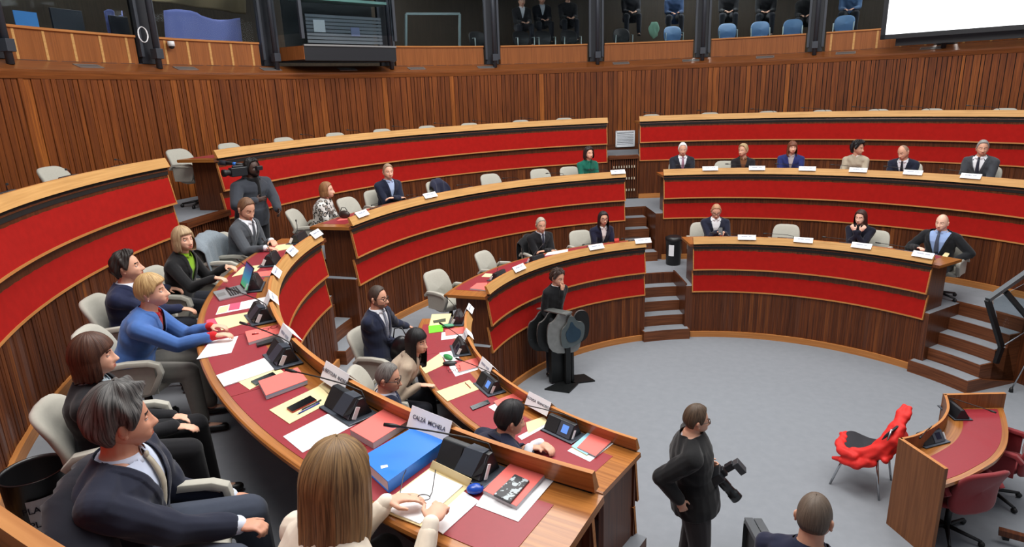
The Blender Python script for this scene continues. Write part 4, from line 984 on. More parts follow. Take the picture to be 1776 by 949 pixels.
def at_r_sel(u, v, R, zt=None):
    d = ray(u, v); a = d.x*d.x+d.y*d.y; b = 2*(CAMP.x*d.x+CAMP.y*d.y); c = CAMP.x**2+CAMP.y**2-R*R; q = math.sqrt(max(0, b*b-4*a*c))
    c2 = [CAMP+d*((-b+sg*q)/(2*a)) for sg in (-1, 1)]
    return min(c2, key=lambda p: abs(p.z-zt)) if zt is not None else c2[1]
# ------------------------------------------------------------------ the people
A1 = lambda u, v, z=.79: at(u, v, PZ[2]+z)
B1 = lambda u, v, z=.79: at(u, v, PZ[1]+z)
def chair_for(p, row, label, dr=None, rot=0, face=None, da=0):
    fa = math.degrees(math.atan2(p['F'].y, p['F'].x)); q = p['P']+p['F']*.07; r = math.hypot(q.x, q.y); a = azof(q)+da*.6
    lo = RR[row]+.68; r = max(r, lo)
    return place_chair(r, a, PZ[row], label, rot=rot, face=fa)
# foreground desk, far to near
t, q = seat_person('bearded man in a grey suit with clasped hands, far end of the foreground desk', 427, 362, 2, dr=.84, scale=1.05, face=12, look=-8, nod=.42, skin='mid', hair=('short', (92, 66, 48), .010), beard=(96, 66, 46), top=(74, 78, 84), shirt=(228, 232, 240), tie=(78, 82, 90), vneck=.085, pants=(60, 62, 70), vox=.008, lean=.14,
    hands={'l': A1(471, 417), 'r': A1(462, 430)}, hdir={'l': (.8, -.5, -.1), 'r': (.9, .2, -.1)}, cuffs=(228, 232, 240), hcurl=.5)
chair_for(q, 2, 'beige chair of the bearded man in the grey suit')
t, q = seat_person('woman with an ash blonde bob in a black jacket over a lime green top', 317, 415, 2, dr=.92, fem=True, face=18, look=-4, nod=-.02, skin='light', hair=('long', (138, 112, 84), .020, dict(length=.115, hi=52, fringe=.045, c2=(196, 170, 132))), top=(24, 24, 26), shirt=(140, 190, 40), vneck=.055, vox=.008, lean=.12, open_collar=True, collar=(140, 190, 40),
    hands={'l': A1(392, 462, .82), 'r': A1(372, 482, .84)}, hdir={'l': (.9, .1, -.05), 'r': (.9, .2, -.05)}, hcurl=.45)
chair_for(q, 2, 'beige chair behind the woman in black and lime green')
t, q = seat_person('young man with dark wavy hair in a navy suit looking away to the right', 220, 463, 2, hz=1.13, face=30, look=40, nod=-.12, skin='mid', hair=('curly', (32, 26, 24), .026), top=(28, 34, 62), shirt=(222, 226, 236), vneck=.07, vox=.008, lean=.04,
    hands={'l': A1(330, 500, .60), 'r': A1(312, 535, .68)}, hdir={'r': (.8, .5, -.2), 'l': (.8, .5, -.2)}, hcurl=.4)
chair_for(q, 2, 'beige chair of the young dark haired man in navy', dr=.92)
t, q = seat_person('person with short blond hair in a bright blue jacket with red cuffs', 262, 506, 2, dr=.88, fem=True, face=36, look=36, nod=-.08, skin='light', hair=('short', (150, 116, 76), .024, dict(c2=(205, 172, 118), fringe=.05)), top=(70, 106, 168), shirt=(176, 24, 34), vneck=.05, collar=(176, 24, 34), cuffs=(190, 28, 34), pants=(120, 118, 112), vox=.007, lean=.20, earring=True, build=1.08,
    hands={'l': A1(366, 566, .80), 'r': A1(372, 582, .80)}, hdir={'l': (.85, .35, 0), 'r': (.85, .45, .05)}, hcurl=.42)
chair_for(q, 2, 'beige chair of the person in the bright blue jacket', dr=.98)
t, q = seat_person('woman with a dark brown bob in a black suit, hands on her lap', 160, 618, 2, hz=1.12, build=1.1, fem=True, face=42, look=50, nod=.0, skin='light', hair=('long', (52, 30, 22), .026, dict(length=.125, hi=66, fringe=.03, c2=(92, 58, 42))), top=(26, 26, 30), shirt=(196, 216, 226), vneck=.045, vox=.008, lean=-.02, pants=(22, 22, 26),
    hands={'l': A1(300, 722, .60), 'r': A1(303, 740, .60)}, hdir={'l': (.9, .3, -.1), 'r': (.9, .45, -.1)}, hcurl=.3)
chair_for(q, 2, 'beige chair of the woman with the dark brown bob', dr=1.0, face=45)
t, q = seat_person('man with thick grey hair in a dark blue suit, beige tie and bracelet', 210, 732, 2, hz=1.17, scale=1.05, face=34, look=66, nod=.03, skin='tan', tie_out=True, hair=('short', (30, 29, 30), .036, dict(c2=(112, 110, 108), vol=1.35)), top=(34, 38, 54), shirt=(200, 210, 232), tie=(176, 168, 150), vneck=.085, vox=.007, lean=.03, pants=(58, 64, 78), cuffs=(214, 224, 240), collar=(206, 214, 234), build=1.18,
    hands={'l': A1(400, 862, .56), 'r': A1(425, 912, .62)}, hdir={'r': (.9, .35, -.05), 'l': (.9, .3, -.1)}, hcurl={'r': .9, 'l': .6})
grey_q = q
gp_ = q['P']+q['F']*.15; grey_chair = place_chair(math.hypot(gp_.x, gp_.y), azof(gp_), PZ[2], 'chair of the grey haired man in the foreground, under a dark coat', face=34)
bm_ = MB(); w_ = q['wr']['r']; d_ = q['hd']['r']; a_ = d_.orthogonal().normalized(); b_ = d_.cross(a_); bm_.tube([w_-d_*.004+(a_*math.cos(x*PI/8)+b_*math.sin(x*PI/8))*.033 for x in range(17)], .005, M_chrome, 8); bm_.build('bracelet', t)
t, q = seat_person('blonde woman in a cream jacket seen from behind, holding glasses', 583, 835, 2, dr=.93, scale=1.12, fem=True, face=72, look=88, nod=.18, skin='light', hair=('long', (84, 62, 40), .034, dict(length=.235, hi=62, c2=(158, 124, 82))), top=(228, 216, 198), vox=.006, lean=.16, pants=(30, 30, 34),
    hands={'l': A1(672, 868, .81), 'r': A1(748, 905, .82)}, hdir={'l': (.85, .55, .02), 'r': (-.05, 1., .15)}, handn={'r': (.3, -.3, 1), 'l': (-.1, .1, 1)}, hcurl={'l': .25, 'r': .8}, cuffs=(232, 222, 206))
blonde_q = q
chair_for(q, 2, 'beige chair of the blonde woman in cream, hidden under her', dr=.92)
# lower desk
t, q = seat_person('man with black round glasses and beard in navy suit with striped tie', 655, 516, 1, dr=1.00, face=4, look=6, nod=.04, skin='mid', hair=('short', (52, 42, 36), .010), beard=(60, 44, 36), glasses=(20, 18, 18), top=(32, 38, 60), shirt=(226, 228, 236), tie=stripe((34, 38, 66), (190, 196, 210)), vneck=.075, vox=.008, lean=.02, collar=(226, 228, 236),
    hands={'l': B1(716, 572, .64), 'r': B1(708, 606, .60)}, hcurl=.4)
chair_for(q, 1, 'beige chair of the man with round glasses and striped tie', dr=1.0, face=5)
t, q = seat_person('woman with long black hair in a beige jacket, palm on the lower desk', 722, 592, 1, dr=.70, fem=True, face=24, look=-2, nod=.06, skin='light', hair=('long', (14, 13, 15), .020, dict(length=.27, hi=58, fringe=.035)), top=(178, 160, 140), vox=.008, lean=.34, shirt=(60, 46, 40), vneck=.05,
    hands={'l': B1(728, 645, .66), 'r': B1(728, 668, .775)}, hdir={'r': (.9, .35, -.05), 'l': (.9, .3, 0)}, hcurl={'r': .06, 'l': .4})
chair_for(q, 1, 'beige chair with a black bag on it behind the woman in beige', dr=1.0)
t, q = seat_person('man with grey receding hair and glasses in navy, half hidden by the foreground desk', 672, 655, 1, dr=1.12, face=35, look=18, nod=.18, skin='mid', hair=('short', (78, 74, 72), .010, dict(c2=(130, 126, 122))), glasses=(40, 34, 32), top=(30, 36, 58), shirt=(206, 214, 232), tie=(60, 70, 100), vneck=.06, vox=.009, lean=.02, collar=(206, 214, 232))
chair_for(q, 1, 'beige chair left of the half hidden grey haired man', dr=.95, da=-7)
t, q = seat_person('black haired man in a navy suit leaning on the lower desk with folded hands', 884, 728, 1, dr=.74, face=60, look=44, nod=.22, skin='mid', hair=('short', (20, 18, 20), .026), top=(30, 34, 54), shirt=(224, 228, 236), vneck=.05, vox=.007, lean=.42, cuffs=(226, 230, 238), build=1.08,
    hands={'r': B1(918, 776, .79), 'l': B1(938, 768, .80)}, hdir={'r': (.95, .3, .0), 'l': (.9, -.5, 0)}, hcurl=.35)
chair_for(q, 1, 'chair of the black haired man leaning forward', dr=.95)
# middle block second row
def crossed(u, v, row, dr, fa):
    p = at_r_sel(u, v, RR[row]+dr, PZ[row]+1.15); f = math.radians(fa); F = Vector((math.cos(f), math.sin(f), 0)); r = Vector((F.y, -F.x, 0)); c = p-Vector((0, 0, .44))+F*.17
    return dict(hands={'r': c-r*.07+F*.02, 'l': c+r*.07+Vector((0, 0, .03))+F*.05}, hdir={'r': tuple(-r-F*.3), 'l': tuple(r-F*.3)}, elbow_out=1.3)
t, q = seat_person('woman with auburn bob wearing a black and white leopard print shawl', 566, 330, 2, dr=.85, fem=True, face=20, look=24, skin='light', hair=('long', (110, 70, 42), .016, dict(length=.09, hi=62, c2=(170, 122, 80))), topmat=leopard(), vox=.010, lean=.10, build=1.12)
chair_for(q, 2, 'beige chair of the woman in the leopard print shawl', da=4)
t, q = seat_person('man with grey blond beard and folded arms in navy, second row', 673, 298, 2, dr=.90, face=-25, look=-38, skin='light', hair=('short', (128, 108, 88), .012), beard=(150, 128, 108), top=(26, 32, 52), shirt=(170, 190, 224), vneck=.06, vox=.010, lean=.06, **crossed(673, 298, 2, .90, -25))
chair_for(q, 2, 'beige chair of the man in navy with folded arms', da=2)
t, q = seat_person('woman with curly dark hair in a green jacket, right end of the second row', 1021, 266, 2, dr=.72, fem=True, face=-48, look=-42, skin='light', hair=('long', (32, 22, 22), .030, dict(length=.10, hi=58)), top=(22, 98, 82), shirt=(24, 110, 90), vneck=.03, vox=.010)
chair_for(q, 2, 'beige chair of the woman in the green jacket', da=4)
t, q = seat_person('older grey haired man in black with folded arms behind the front middle desk', 938, 390, 1, dr=.90, face=-38, look=-50, nod=.16, skin='mid', hair=('short', (150, 138, 122), .010, dict(c2=(190, 180, 166))), top=(22, 22, 26), shirt=(210, 214, 226), tie=(40, 44, 60), vneck=.035, vox=.010, **crossed(938, 390, 1, .90, -38))
t2 = chair_for(q, 1, 'black coated chair back behind the older man with folded arms')
t, q = seat_person('woman with long dark hair and red rimmed glasses in navy over a white blouse', 1046, 379, 1, dr=.72, fem=True, face=-50, look=-55, skin='mid', hair=('long', (26, 18, 20), .020, dict(length=.20, hi=55)), glasses=(120, 30, 34), top=(26, 28, 50), shirt=(236, 234, 232), vneck=.05, vox=.010, lean=.16)
chair_for(q, 1, 'beige chair of the woman with red rimmed glasses', da=6)
# right block second row
t, q = seat_person('white haired man in a dark suit and pink tie, leftmost in the right second row', 1184, 259, 2, dr=.78, look=-78, nod=.10, skin='mid', hair=('short', (226, 226, 226), .014, dict(c2=(245, 245, 245))), top=(36, 40, 50), shirt=(232, 236, 244), tie=(150, 110, 130), vneck=.075, vox=.010, collar=(236, 238, 246))
chair_for(q, 2, 'beige chair of the white haired man', da=0)
t, q = seat_person('woman with short fair hair and necklace looking to the left', 1289, 261, 2, dr=.62, fem=True, look=-120, skin='mid', hair=('short', (150, 122, 88), .022, dict(c2=(196, 170, 128))), top=(34, 32, 36), shirt=(120, 78, 50), vneck=.06, vox=.010, open_collar=True)
chair_for(q, 2, 'beige chair standing left of the woman with short fair hair', da=5)
t, q = seat_person('woman with long auburn hair and fringe in a royal blue jacket', 1374, 256, 2, dr=.78, fem=True, look=-78, skin='light', hair=('long', (92, 52, 36), .018, dict(length=.17, hi=52, fringe=.035)), top=(38, 48, 104), shirt=(176, 168, 170), vneck=.05, vox=.010, build=1.1)
chair_for(q, 2, 'beige chair of the woman in royal blue')
t, q = seat_person('person with curly black hair in a beige jumper and white collar looking right', 1488, 257, 2, dr=.78, fem=True, look=-35, nod=.1, skin='mid', hair=('curly', (18, 16, 18), .044), top=(176, 166, 146), collar=(236, 236, 236), vox=.010)
chair_for(q, 2, 'beige chair of the person with curly black hair', da=1)
t, q = seat_person('bald man in a dark suit leaning and looking down to the left', 1567, 264, 2, dr=.72, look=-135, nod=.35, roll=-.15, skin='mid', hair=('bald', (120, 96, 80), .003), top=(26, 32, 50), shirt=(228, 232, 240), tie=(26, 28, 40), vneck=.07, vox=.010, lean=.2, collar=(228, 232, 240))
chair_for(q, 2, 'beige chair of the bald man leaning sideways', da=-.5)
t, q = seat_person('grey haired man in a charcoal suit, rightmost in the right second row', 1704, 257, 2, dr=.85, look=-95, nod=.06, skin='mid', hair=('short', (122, 120, 118), .014, dict(c2=(165, 162, 158))), top=(62, 66, 72), shirt=(232, 236, 242), tie=(44, 48, 62), vneck=.085, vox=.010, collar=(236, 238, 244), build=1.05)
chair_for(q, 2, 'beige chair of the charcoal suited man on the right', da=-.5)
# right block front row
def phoneh(u, v, row, dr, fa):
    p = at_r_sel(u, v, RR[row]+dr, PZ[row]+1.15); f = math.radians(fa); F = Vector((math.cos(f), math.sin(f), 0)); r = Vector((F.y, -F.x, 0)); return p, F, r
p, F_, r_ = phoneh(1242, 366, 1, .76, -78)
t, q = seat_person('man with short ginger hair and glasses reading his phone at the front right desk', 1242, 366, 1, dr=.76, look=-80, nod=.42, skin='light', hair=('short', (150, 112, 84), .010), glasses=(70, 60, 56), top=(32, 36, 54), shirt=(236, 238, 242), vneck=.075, vox=.010, hands={'r': p+F_*.26-r_*.02-Vector((0, 0, .32)), 'l': p+F_*.24-r_*.12-Vector((0, 0, .34))}, hdir={'r': tuple(F_-r_*.3), 'l': tuple(F_+r_*.4)}, hcurl=.7)
chair_for(q, 1, 'beige chair of the man reading his phone', da=4)
ph = MB(); R_ = Matrix.Rotation(math.radians(-78-90), 3, 'Z') @ Matrix.Rotation(-.9, 3, 'X'); ph.box(p+F_*.34-r_*.05-Vector((0, 0, .30)), (.075, .15, .009), M_con, R_); tag(ph.build('mobile_phone', bev=.003), 'black mobile phone held by the man at the front right desk', 'phone')
p, F_, r_ = phoneh(1493, 377, 1, .78, -108)
t, q = seat_person('woman with long dark brown hair resting her chin on clasped hands', 1493, 377, 1, dr=.78, fem=True, look=-118, nod=.08, skin='pale', hair=('long', (48, 28, 24), .020, dict(length=.19, hi=54)), top=(20, 22, 38), vox=.009, hands={'r': p+F_*.17-r_*.05-Vector((0, 0, .20)), 'l': p+F_*.17+r_*.03-Vector((0, 0, .20))}, hdir={'r': tuple(r_*-.6+Vector((0, 0, .8))), 'l': tuple(r_*.6+Vector((0, 0, .8)))}, handn={'r': tuple(F_), 'l': tuple(F_)}, hcurl=.7, scarf=cloth((18, 18, 24)), elbow_out=.9)
chair_for(q, 1, 'beige chair of the woman with clasped hands', da=-4)
p, F_, r_ = phoneh(1634, 386, 1, .92, -128)
t, q = seat_person('bald man in a black suit, pale blue shirt and grey tie, arm on the armrest', 1634, 386, 1, dr=.92, face=-118, look=-122, nod=.05, skin='pale', hair=('bald', (170, 140, 120), .002), top=(24, 26, 30), shirt=(150, 176, 222), tie=(70, 78, 96), vneck=.12, vdepth=.2, vox=.009, collar=(158, 184, 228), build=1.15, lean=.02, hands={'l': at(1655, 452, PZ[1]+.66), 'r': at(1592, 430, PZ[1]+.80)}, elbow_out=1.4)
chair_for(q, 1, 'beige chair of the bald man with the grey tie', dr=.98, da=-2)
# standing people
p = at_r_sel(967, 481, 3.16, 1.60); fa = -48; f = math.radians(fa); F_ = Vector((math.cos(f), math.sin(f), 0)); r_ = Vector((F_.y, -F_.x, 0))
t, q = person('man in a black sweater standing behind the lectern, hand on his mouth', p, face=-30, look=-22, nod=.25, floor=0., seated=False, skin='mid', hair=('curly', (46, 34, 30), .028), top=(20, 21, 24), collar=(232, 232, 236), vox=.008, pants=(34, 38, 48), build=.92, hands={'l': p+Vector((.085, -.045, -.19)), 'r': p+Vector((.0, -.22, -.66))}, hdir={'l': (.02, .05, 1), 'r': (.5, .3, -.6)}, handn={'l': (1, -.5, 0)}, hcurl={'l': .55, 'r': .4}, elbow_out=.1)
p = at(1207, 728, 1.62)
cpos = at(1242, 810, 1.12)
t, q = person('photographer in a black jacket standing on the floor with a camera at his side', p, face=8, look=30, nod=.04, floor=0., seated=False, skin='mid', hair=('short', (58, 44, 34), .016, dict(c2=(98, 80, 64))), glasses=(60, 56, 52), top=(22, 22, 24), collar=(180, 170, 176), vox=.007, pants=(40, 36, 38), build=1.32, lean=-.05, pole={'r': (-1, -.3, -.1)},
    hands={'r': at(1178, 868, 1.02), 'l': at(1224, 800, 1.14)}, hdir={'r': (.35, .1, -.9), 'l': (.7, -.1, -.1)}, hcurl={'r': .5, 'l': .8}, elbow_out=1.6)
p = at(1412, 897, 2.22)
t, q = person('man with cropped hair seen from behind at the bottom edge', p, face=72, look=78, floor=PZ[1], seated=False, skin='mid', hair=('short', (84, 72, 62), .004, dict(c2=(110, 96, 84))), top=(26, 30, 52), collar=(28, 32, 54), vox=.008, pants=(30, 32, 40), build=1.0, legs=True)
sb = MB(); N = q['neck']; sb_rt = q['rt']; sb_F = q['F']
sb.tube([N-sb_rt*.12-Vector((0, 0, .42))-sb_F*.13, N-sb_rt*.11-Vector((0, 0, .2))-sb_F*.15, N-sb_rt*.10-Vector((0, 0, .06))-sb_F*.10, N-sb_rt*.10+Vector((0, 0, -.02))-sb_F*.02, N-sb_rt*.11-Vector((0, 0, .1))+sb_F*.12], .016, mat('strap_grey', (52, 56, 56), .8), 8); o = sb.build('shoulder_strap', t)
p = at_r_sel(437, 292, 6.75, PZ[2]+1.6)
t, q = person('cameraman in a dark padded jacket filming from the aisle behind the benches', p, face=-8, look=-4, floor=PZ[2], seated=False, skin='dark', hair=('curly', (20, 18, 18), .022), top=(56, 60, 68), vox=.010, pants=(30, 30, 34), build=1.22, hood=True, scarf=cloth((16, 16, 18)), beard=(14, 14, 14), hands={'r': p+Vector((.20, -.22, -.40)), 'l': p+Vector((.34, .02, -.56))}, elbow_out=1.6)
cam_q = q
# gallery spectators, behind the glass
gs = [(905, 18, 11.0, (30, 30, 34), 'spectator in dark clothes and white shirt seated behind the glass, leftmost', (222, 222, 226)), (940, 14, 11.2, (24, 26, 34), 'spectator in a dark suit seated in the middle behind the glass', (200, 204, 210)), (985, 10, 11.0, (24, 24, 28), 'spectator in black resting a hand on the cheek behind the glass', None)]
for u, v, r, c, lb, sh_ in gs:
    p = at_r(u, v-16, r); 
    person(lb, p, face=azof(p)+180, floor=p.z-1.16, fem=False, hair=('short', (40, 34, 30), .018), skin='mid', top=c, shirt=sh_, vneck=.06 if sh_ else 0, vox=.018, group='spectators behind the gallery glass')
for u, v, r, c, lb in [(1095, -6, 11.0, (26, 26, 32), 'spectator in dark clothes behind the glass, left of the pale green jacket'), (1170, -4, 11.0, (40, 60, 92), 'spectator in denim blue behind the glass, right of the pale green jacket'), (1265, -8, 10.9, (20, 20, 24), 'spectator in black behind the glass, by the light blue chairs, left'), (1330, -8, 10.9, (18, 18, 22), 'spectator in black behind the glass, by the light blue chairs, middle'), (1400, -2, 10.9, (20, 20, 22), 'spectator in black behind the glass, by the light blue chairs, right'), (1478, -14, 10.9, (70, 96, 130), 'spectator in pale blue behind the glass, nearest the screen')]:
    p = at_r(u, v-10, r); person(lb, p, face=azof(p)+180, floor=p.z-1.16, hair=('short', (30, 26, 26), .018), skin='mid', top=c, vox=.02, legs=True, group='spectators behind the gallery glass')
# ------------------------------------------------------------------ things on the desks
M_paper = mat('paper', (238, 238, 240), .7); M_cream = mat('cream_card', (226, 208, 158), .75); M_salmon = mat('salmon_cover', (232, 108, 100), .6); M_pages = mat('page_edges', (190, 190, 194), .8); M_pageb = mat('page_blue', (150, 186, 206), .8)
def quad_item(name, label, px, z, th, m, side=None, cat='paper', group=None, layers=None, sink=0.):
    """px: four corners of the top face in the photograph; lies on height z"""
    P = [at(u, v, z+th) for u, v in px]
    n = (P[1]-P[0]).cross(P[2]-P[0]).z
    if n < 0: P = P[::-1]
    c = sum(P, Vector())/len(P); c.z = z
    if layers:
        t = thing(name, label, cat, c, group)
        for nm, a, b, ml in layers:
            mb = MB(); mb.prism([(p.x, p.y) for p in P], z+a, z+b, ml, ml); mb.build(nm, t)
        return t
    mb = MB(); mb.prism([(p.x, p.y) for p in P], z, z+th, m, side or m); o = mb.build(name, base=c); return tag(o, label, cat, group)
ZA, ZB = PZ[2]+.7455, PZ[1]+.7455
def booklet(label, px, z, th=.022, cover=None, blue=False):
    L = [('pages', 0, th-.002, M_pageb if blue else M_pages), ('cover', th-.002, th, cover or M_salmon)]
    if blue: L = [('pages', 0, th*.45, M_pages), ('blue_pages', th*.45, th-.003, M_pageb), ('cover', th-.003, th, M_salmon)]
    return quad_item('booklet', label, px, z, th, None, cat='booklet', layers=L)
def sheet(label, px, z, m=None, th=.0015, name='paper_sheet', cat='paper'): return quad_item(name, label, px, z, th, m or M_paper, cat=cat)
def phone(label, px, z, case, th=.009):
    return quad_item('mobile_phone', label, px, z, th, None, cat='phone', layers=[('case', 0, th-.001, case), ('face', th-.001, th, mat('phone_glass', (14, 14, 16), .12))])
def pen(label, a, b, z, m, r=.0042):
    A, B = at(a[0], a[1], z+r), at(b[0], b[1], z+r); d = (B-A).normalized(); t = thing('pen', label, 'pen', A)
    mb = MB(); mb.tube([A+d*.012, B], r, m, 8); mb.build('barrel', t); mb = MB(); mb.tube([A, A+d*.012], [.0008, r*.9], M_chrome, 8); mb.build('tip', t)
    mb = MB(); mb.box(B-d*.02+Vector((0, 0, r*1.2)), (.004, .004, .003), m); mb.tube([B-d*.035+Vector((0, 0, r*1.3)), B+Vector((0, 0, r*1.3))], .0013, M_chrome, 6); mb.build('clip', t)
def glasses_obj(label, c, yaw, z, col=(26, 24, 26), pitch=0., s=1.0):
    t = thing('eyeglasses', label, 'glasses', c); R = Matrix.Rotation(yaw, 3, 'Z') @ Matrix.Rotation(pitch, 3, 'X'); m = mat('frame_%d%d%d' % col, col, .3); T = lambda x, y, zz: Vector(c)+R @ Vector((x*s, y*s, zz*s))
    for q in (-1, 1):
        mb = MB(); mb.tube([T(q*.034+.025*math.cos(a), 0, .020+.019*math.sin(a)) for a in [2*PI*j/18 for j in range(19)]], .0022, m, 6); mb.build('rim', t)
        mb = MB(); mb.tube([T(q*.060, 0, .026), T(q*.066, .02, .026), T(q*.066, .10, .026), T(q*.064, .14, .012)], .0022, m, 6); mb.build('temple', t)
    mb = MB(); mb.tube([T(-.010, 0, .022), T(0, 0, .027), T(.010, 0, .022)], .0022, m, 6); mb.build('bridge', t)
    return t
# --- foreground desk, near to far
sheet('white sheet under the salmon booklet that carries the patterned phone', [(965, 828), (899, 905), (825, 877), (868, 812)], ZA)
booklet('salmon booklet with a patterned phone lying on it, nearest the camera', [(892, 797), (950, 817), (896, 878), (838, 850)], ZA+.002, .02)
t = quad_item('mobile_phone', 'phone in a black and grey patterned case on the nearest salmon booklet', [(893, 822), (918, 833), (885, 871), (856, 857)], ZA+.022, .011, None, cat='phone', layers=[('case', 0, .0095, mat('case_dark', (52, 54, 58), .5))])
mv = mat('phone_pattern', (60, 64, 68), .45); nt = mv.node_tree; tc = nt.nodes.new('ShaderNodeTexCoord'); vo = nt.nodes.new('ShaderNodeTexNoise'); vo.inputs['Scale'].default_value = 45; nt.links.new(tc.outputs['Object'], vo.inputs['Vector']); cr = nt.nodes.new('ShaderNodeValToRGB'); cr.color_ramp.interpolation = 'CONSTANT'; cr.color_ramp.elements[0].color = lin((44, 46, 50)); cr.color_ramp.elements[1].position = .56; cr.color_ramp.elements[1].color = lin((170, 180, 184)); nt.links.new(vo.outputs['Fac'], cr.inputs[0]); nt.links.new(cr.outputs[0], nt.nodes['Principled BSDF'].inputs['Base Color'])
P = [at(u, v, ZA+.0335) for u, v in [(893, 823), (917, 833), (885, 870), (857, 857)]]; mb = MB(); mb.prism([(p.x, p.y) for p in P][::-1], ZA+.0315, ZA+.033, mv); mb.build('patterned_back', t)
# cream folder with white sheets before the blonde woman
t = thing('open_folder', 'open cream folder with a raised flap holding white sheets in front of the blonde woman', 'folder', at(740, 860, ZA))
mb = MB(); P = [at(u, v, ZA+.004) for u, v in [(745, 812), (812, 845), (735, 915), (652, 882)]]; mb.prism([(p.x, p.y) for p in P][::-1], ZA, ZA+.004, M_cream); mb.build('back_cover', t)
mb = MB(); a, b = at(745, 812, ZA+.004), at(812, 845, ZA+.004); c, d = a+Vector((.02, .0, .045)), b+Vector((.02, .0, .045)); mb.quad(a, b, d, c, M_cream); o = mb.build('raised_flap', t); q = o.modifiers.new('s', 'SOLIDIFY'); q.thickness = .002
mb = MB(); P = [at(u, v, ZA+.010) for u, v in [(743, 815), (803, 842), (728, 908), (660, 880)]]; mb.prism([(p.x, p.y) for p in P][::-1], ZA+.004, ZA+.010, M_paper); mb.build('white_sheets', t)
sheet('white sheet to the right of the open cream folder, under the right hand', [(800, 850), (831, 869), (768, 926), (738, 905)], ZA, th=.003)
glasses_obj('thin dark eyeglasses held up by the blonde woman', at(722, 868, ZA+.035), math.radians(20), 0, (40, 30, 30), pitch=.35, s=1.05)
t = thing('computer_mouse', 'bright blue rounded mouse beside the microphone console near the camera', 'mouse', at(824, 850, ZA))
bl = Blob(); c = at(824, 848, ZA+.018); bl.ell(c, (Vector((.035, .018, 0)), Vector((-.014, .027, 0)), Vector((0, 0, .022))), 18, 12); mesh_obj('shell', np.array(bl.v), bl.f, [mat('mouse_blue', (22, 70, 170), .25)], None, t)
mb = MB(); mb.tube([c+Vector((.02, .012, .018)), c+Vector((.028, .016, .015))], .004, M_con, 8); mb.build('scroll_wheel', t)
# blue binder
px = [(713, 743), (772, 763), (672, 835), (626, 793)]; P = [at(u, v, ZA+.06) for u, v in px][::-1]
t = thing('ring_binder', 'large bright blue ring binder stuffed with papers on the foreground desk', 'binder', at(695, 800, ZA)); mbl = mat('binder_blue', (38, 120, 214), .35)
for nm, a, b, m_ in (('bottom_cover', 0, .003, mbl), ('papers', .003, .050, M_paper), ('top_cover', .056, .06, mbl)):
    sh = .97 if nm == 'papers' else 1; cc = sum(P, Vector())/4; mb = MB(); mb.prism([(cc.x+(p.x-cc.x)*sh, cc.y+(p.y-cc.y)*sh) for p in P], ZA+a, ZA+b, m_); mb.build(nm, t)
e0, e1 = P[1], P[2]
mb = MB(); d = (P[1]-P[2]).normalized(); nn = Vector((d.y, -d.x, 0)); A, B = P[2], P[1]
mb.quad((A.x, A.y, ZA), (B.x, B.y, ZA), (B.x, B.y, ZA+.06), (A.x, A.y, ZA+.06), mbl); o = mb.build('spine', t); q = o.modifiers.new('s', 'SOLIDIFY'); q.thickness = .003
mb = MB(); P2 = [at(u, v, ZA+.0605) for u, v in [(660, 808), (672, 806), (673, 810), (661, 813)]]; mb.prism([(p.x, p.y) for p in P2][::-1], ZA+.060, ZA+.0606, M_paper); mb.build('white_sticker', t)
booklet('thick salmon booklet between the second console and the blue binder', [(671, 706), (712, 727), (647, 768), (607, 745)], ZA, .036)
sheet('white sheet directly in front of the second microphone console', [(582, 711), (619, 735), (525, 785), (491, 757)], ZA, th=.002)
t = quad_item('envelope', 'cream envelope carrying a phone in a red case and two blue pens', [(467, 711), (554, 669), (580, 694), (502, 735)], ZA, .003, None, cat='envelope', layers=[('pocket', 0, .003, M_cream)])
mb = MB(); a, b = at(552, 669, ZA+.003), at(580, 690, ZA+.003); mb.quad(a, b, b+Vector((.02, .035, .012)), a+Vector((.025, .045, .02)), M_cream, smooth=True); o = mb.build('flap', t); q = o.modifiers.new('s', 'SOLIDIFY'); q.thickness = .0015
phone('phone in a red case lying on the cream envelope', [(538, 686), (549, 693), (507, 714), (497, 707)], ZA+.003, mat('case_red', (170, 46, 36), .5), .011)
pen('blue ballpoint pen on the cream envelope beside the red phone', (515, 719), (554, 699), ZA+.003, mat('pen_blue', (52, 70, 170), .35))
pen('dark slim pen on the cream envelope beside the red phone', (521, 712), (557, 694), ZA+.003, mat('pen_dark', (40, 60, 70), .35))
sheet('cream sheet under the teal phone, middle of the foreground desk', [(482, 637), (492, 645), (433, 676), (414, 663)], ZA, M_cream)
booklet('salmon booklet with blue page edges in the middle of the foreground desk', [(516, 637), (533, 659), (461, 686), (448, 661)], ZA+.002, .028, blue=True)
phone('teal phone lying between the white papers and the salmon booklet', [(473, 645), (479, 650), (444, 667), (435, 661)], ZA+.002, mat('case_teal', (70, 120, 124), .5))
quad_item('paper_stack', 'stack of white papers beside the teal phone', [(458, 621), (477, 640), (388, 670), (375, 651)], ZA+.001, .007, M_paper, cat='paper')
pen('purple pen next to the stack of white papers', (461, 620), (477, 631), ZA, mat('pen_purple', (70, 50, 160), .35))
sheet('white sheet on the left side of the desk, in front of the blue jacket', [(413, 583), (401, 612), (341, 623), (364, 592)], ZA, th=.003)
booklet('salmon booklet with a pen on it, above a black case', [(425, 575), (486, 562), (492, 576), (431, 594)], ZA, .022)
pen('red pen lying on the salmon booklet above the black case', (451, 578), (437, 580), ZA+.022, mat('pen_red', (150, 20, 24), .35))
quad_item('black_case', 'long black case poking out under a salmon booklet', [(444, 595), (479, 584), (481, 590), (446, 600)], ZA, .014, M_con, cat='case')
glasses_obj('red rimmed eyeglasses lying on the salmon booklet', at(470, 571, ZA+.024), 1.2, 0, (120, 20, 28), pitch=-1.4)
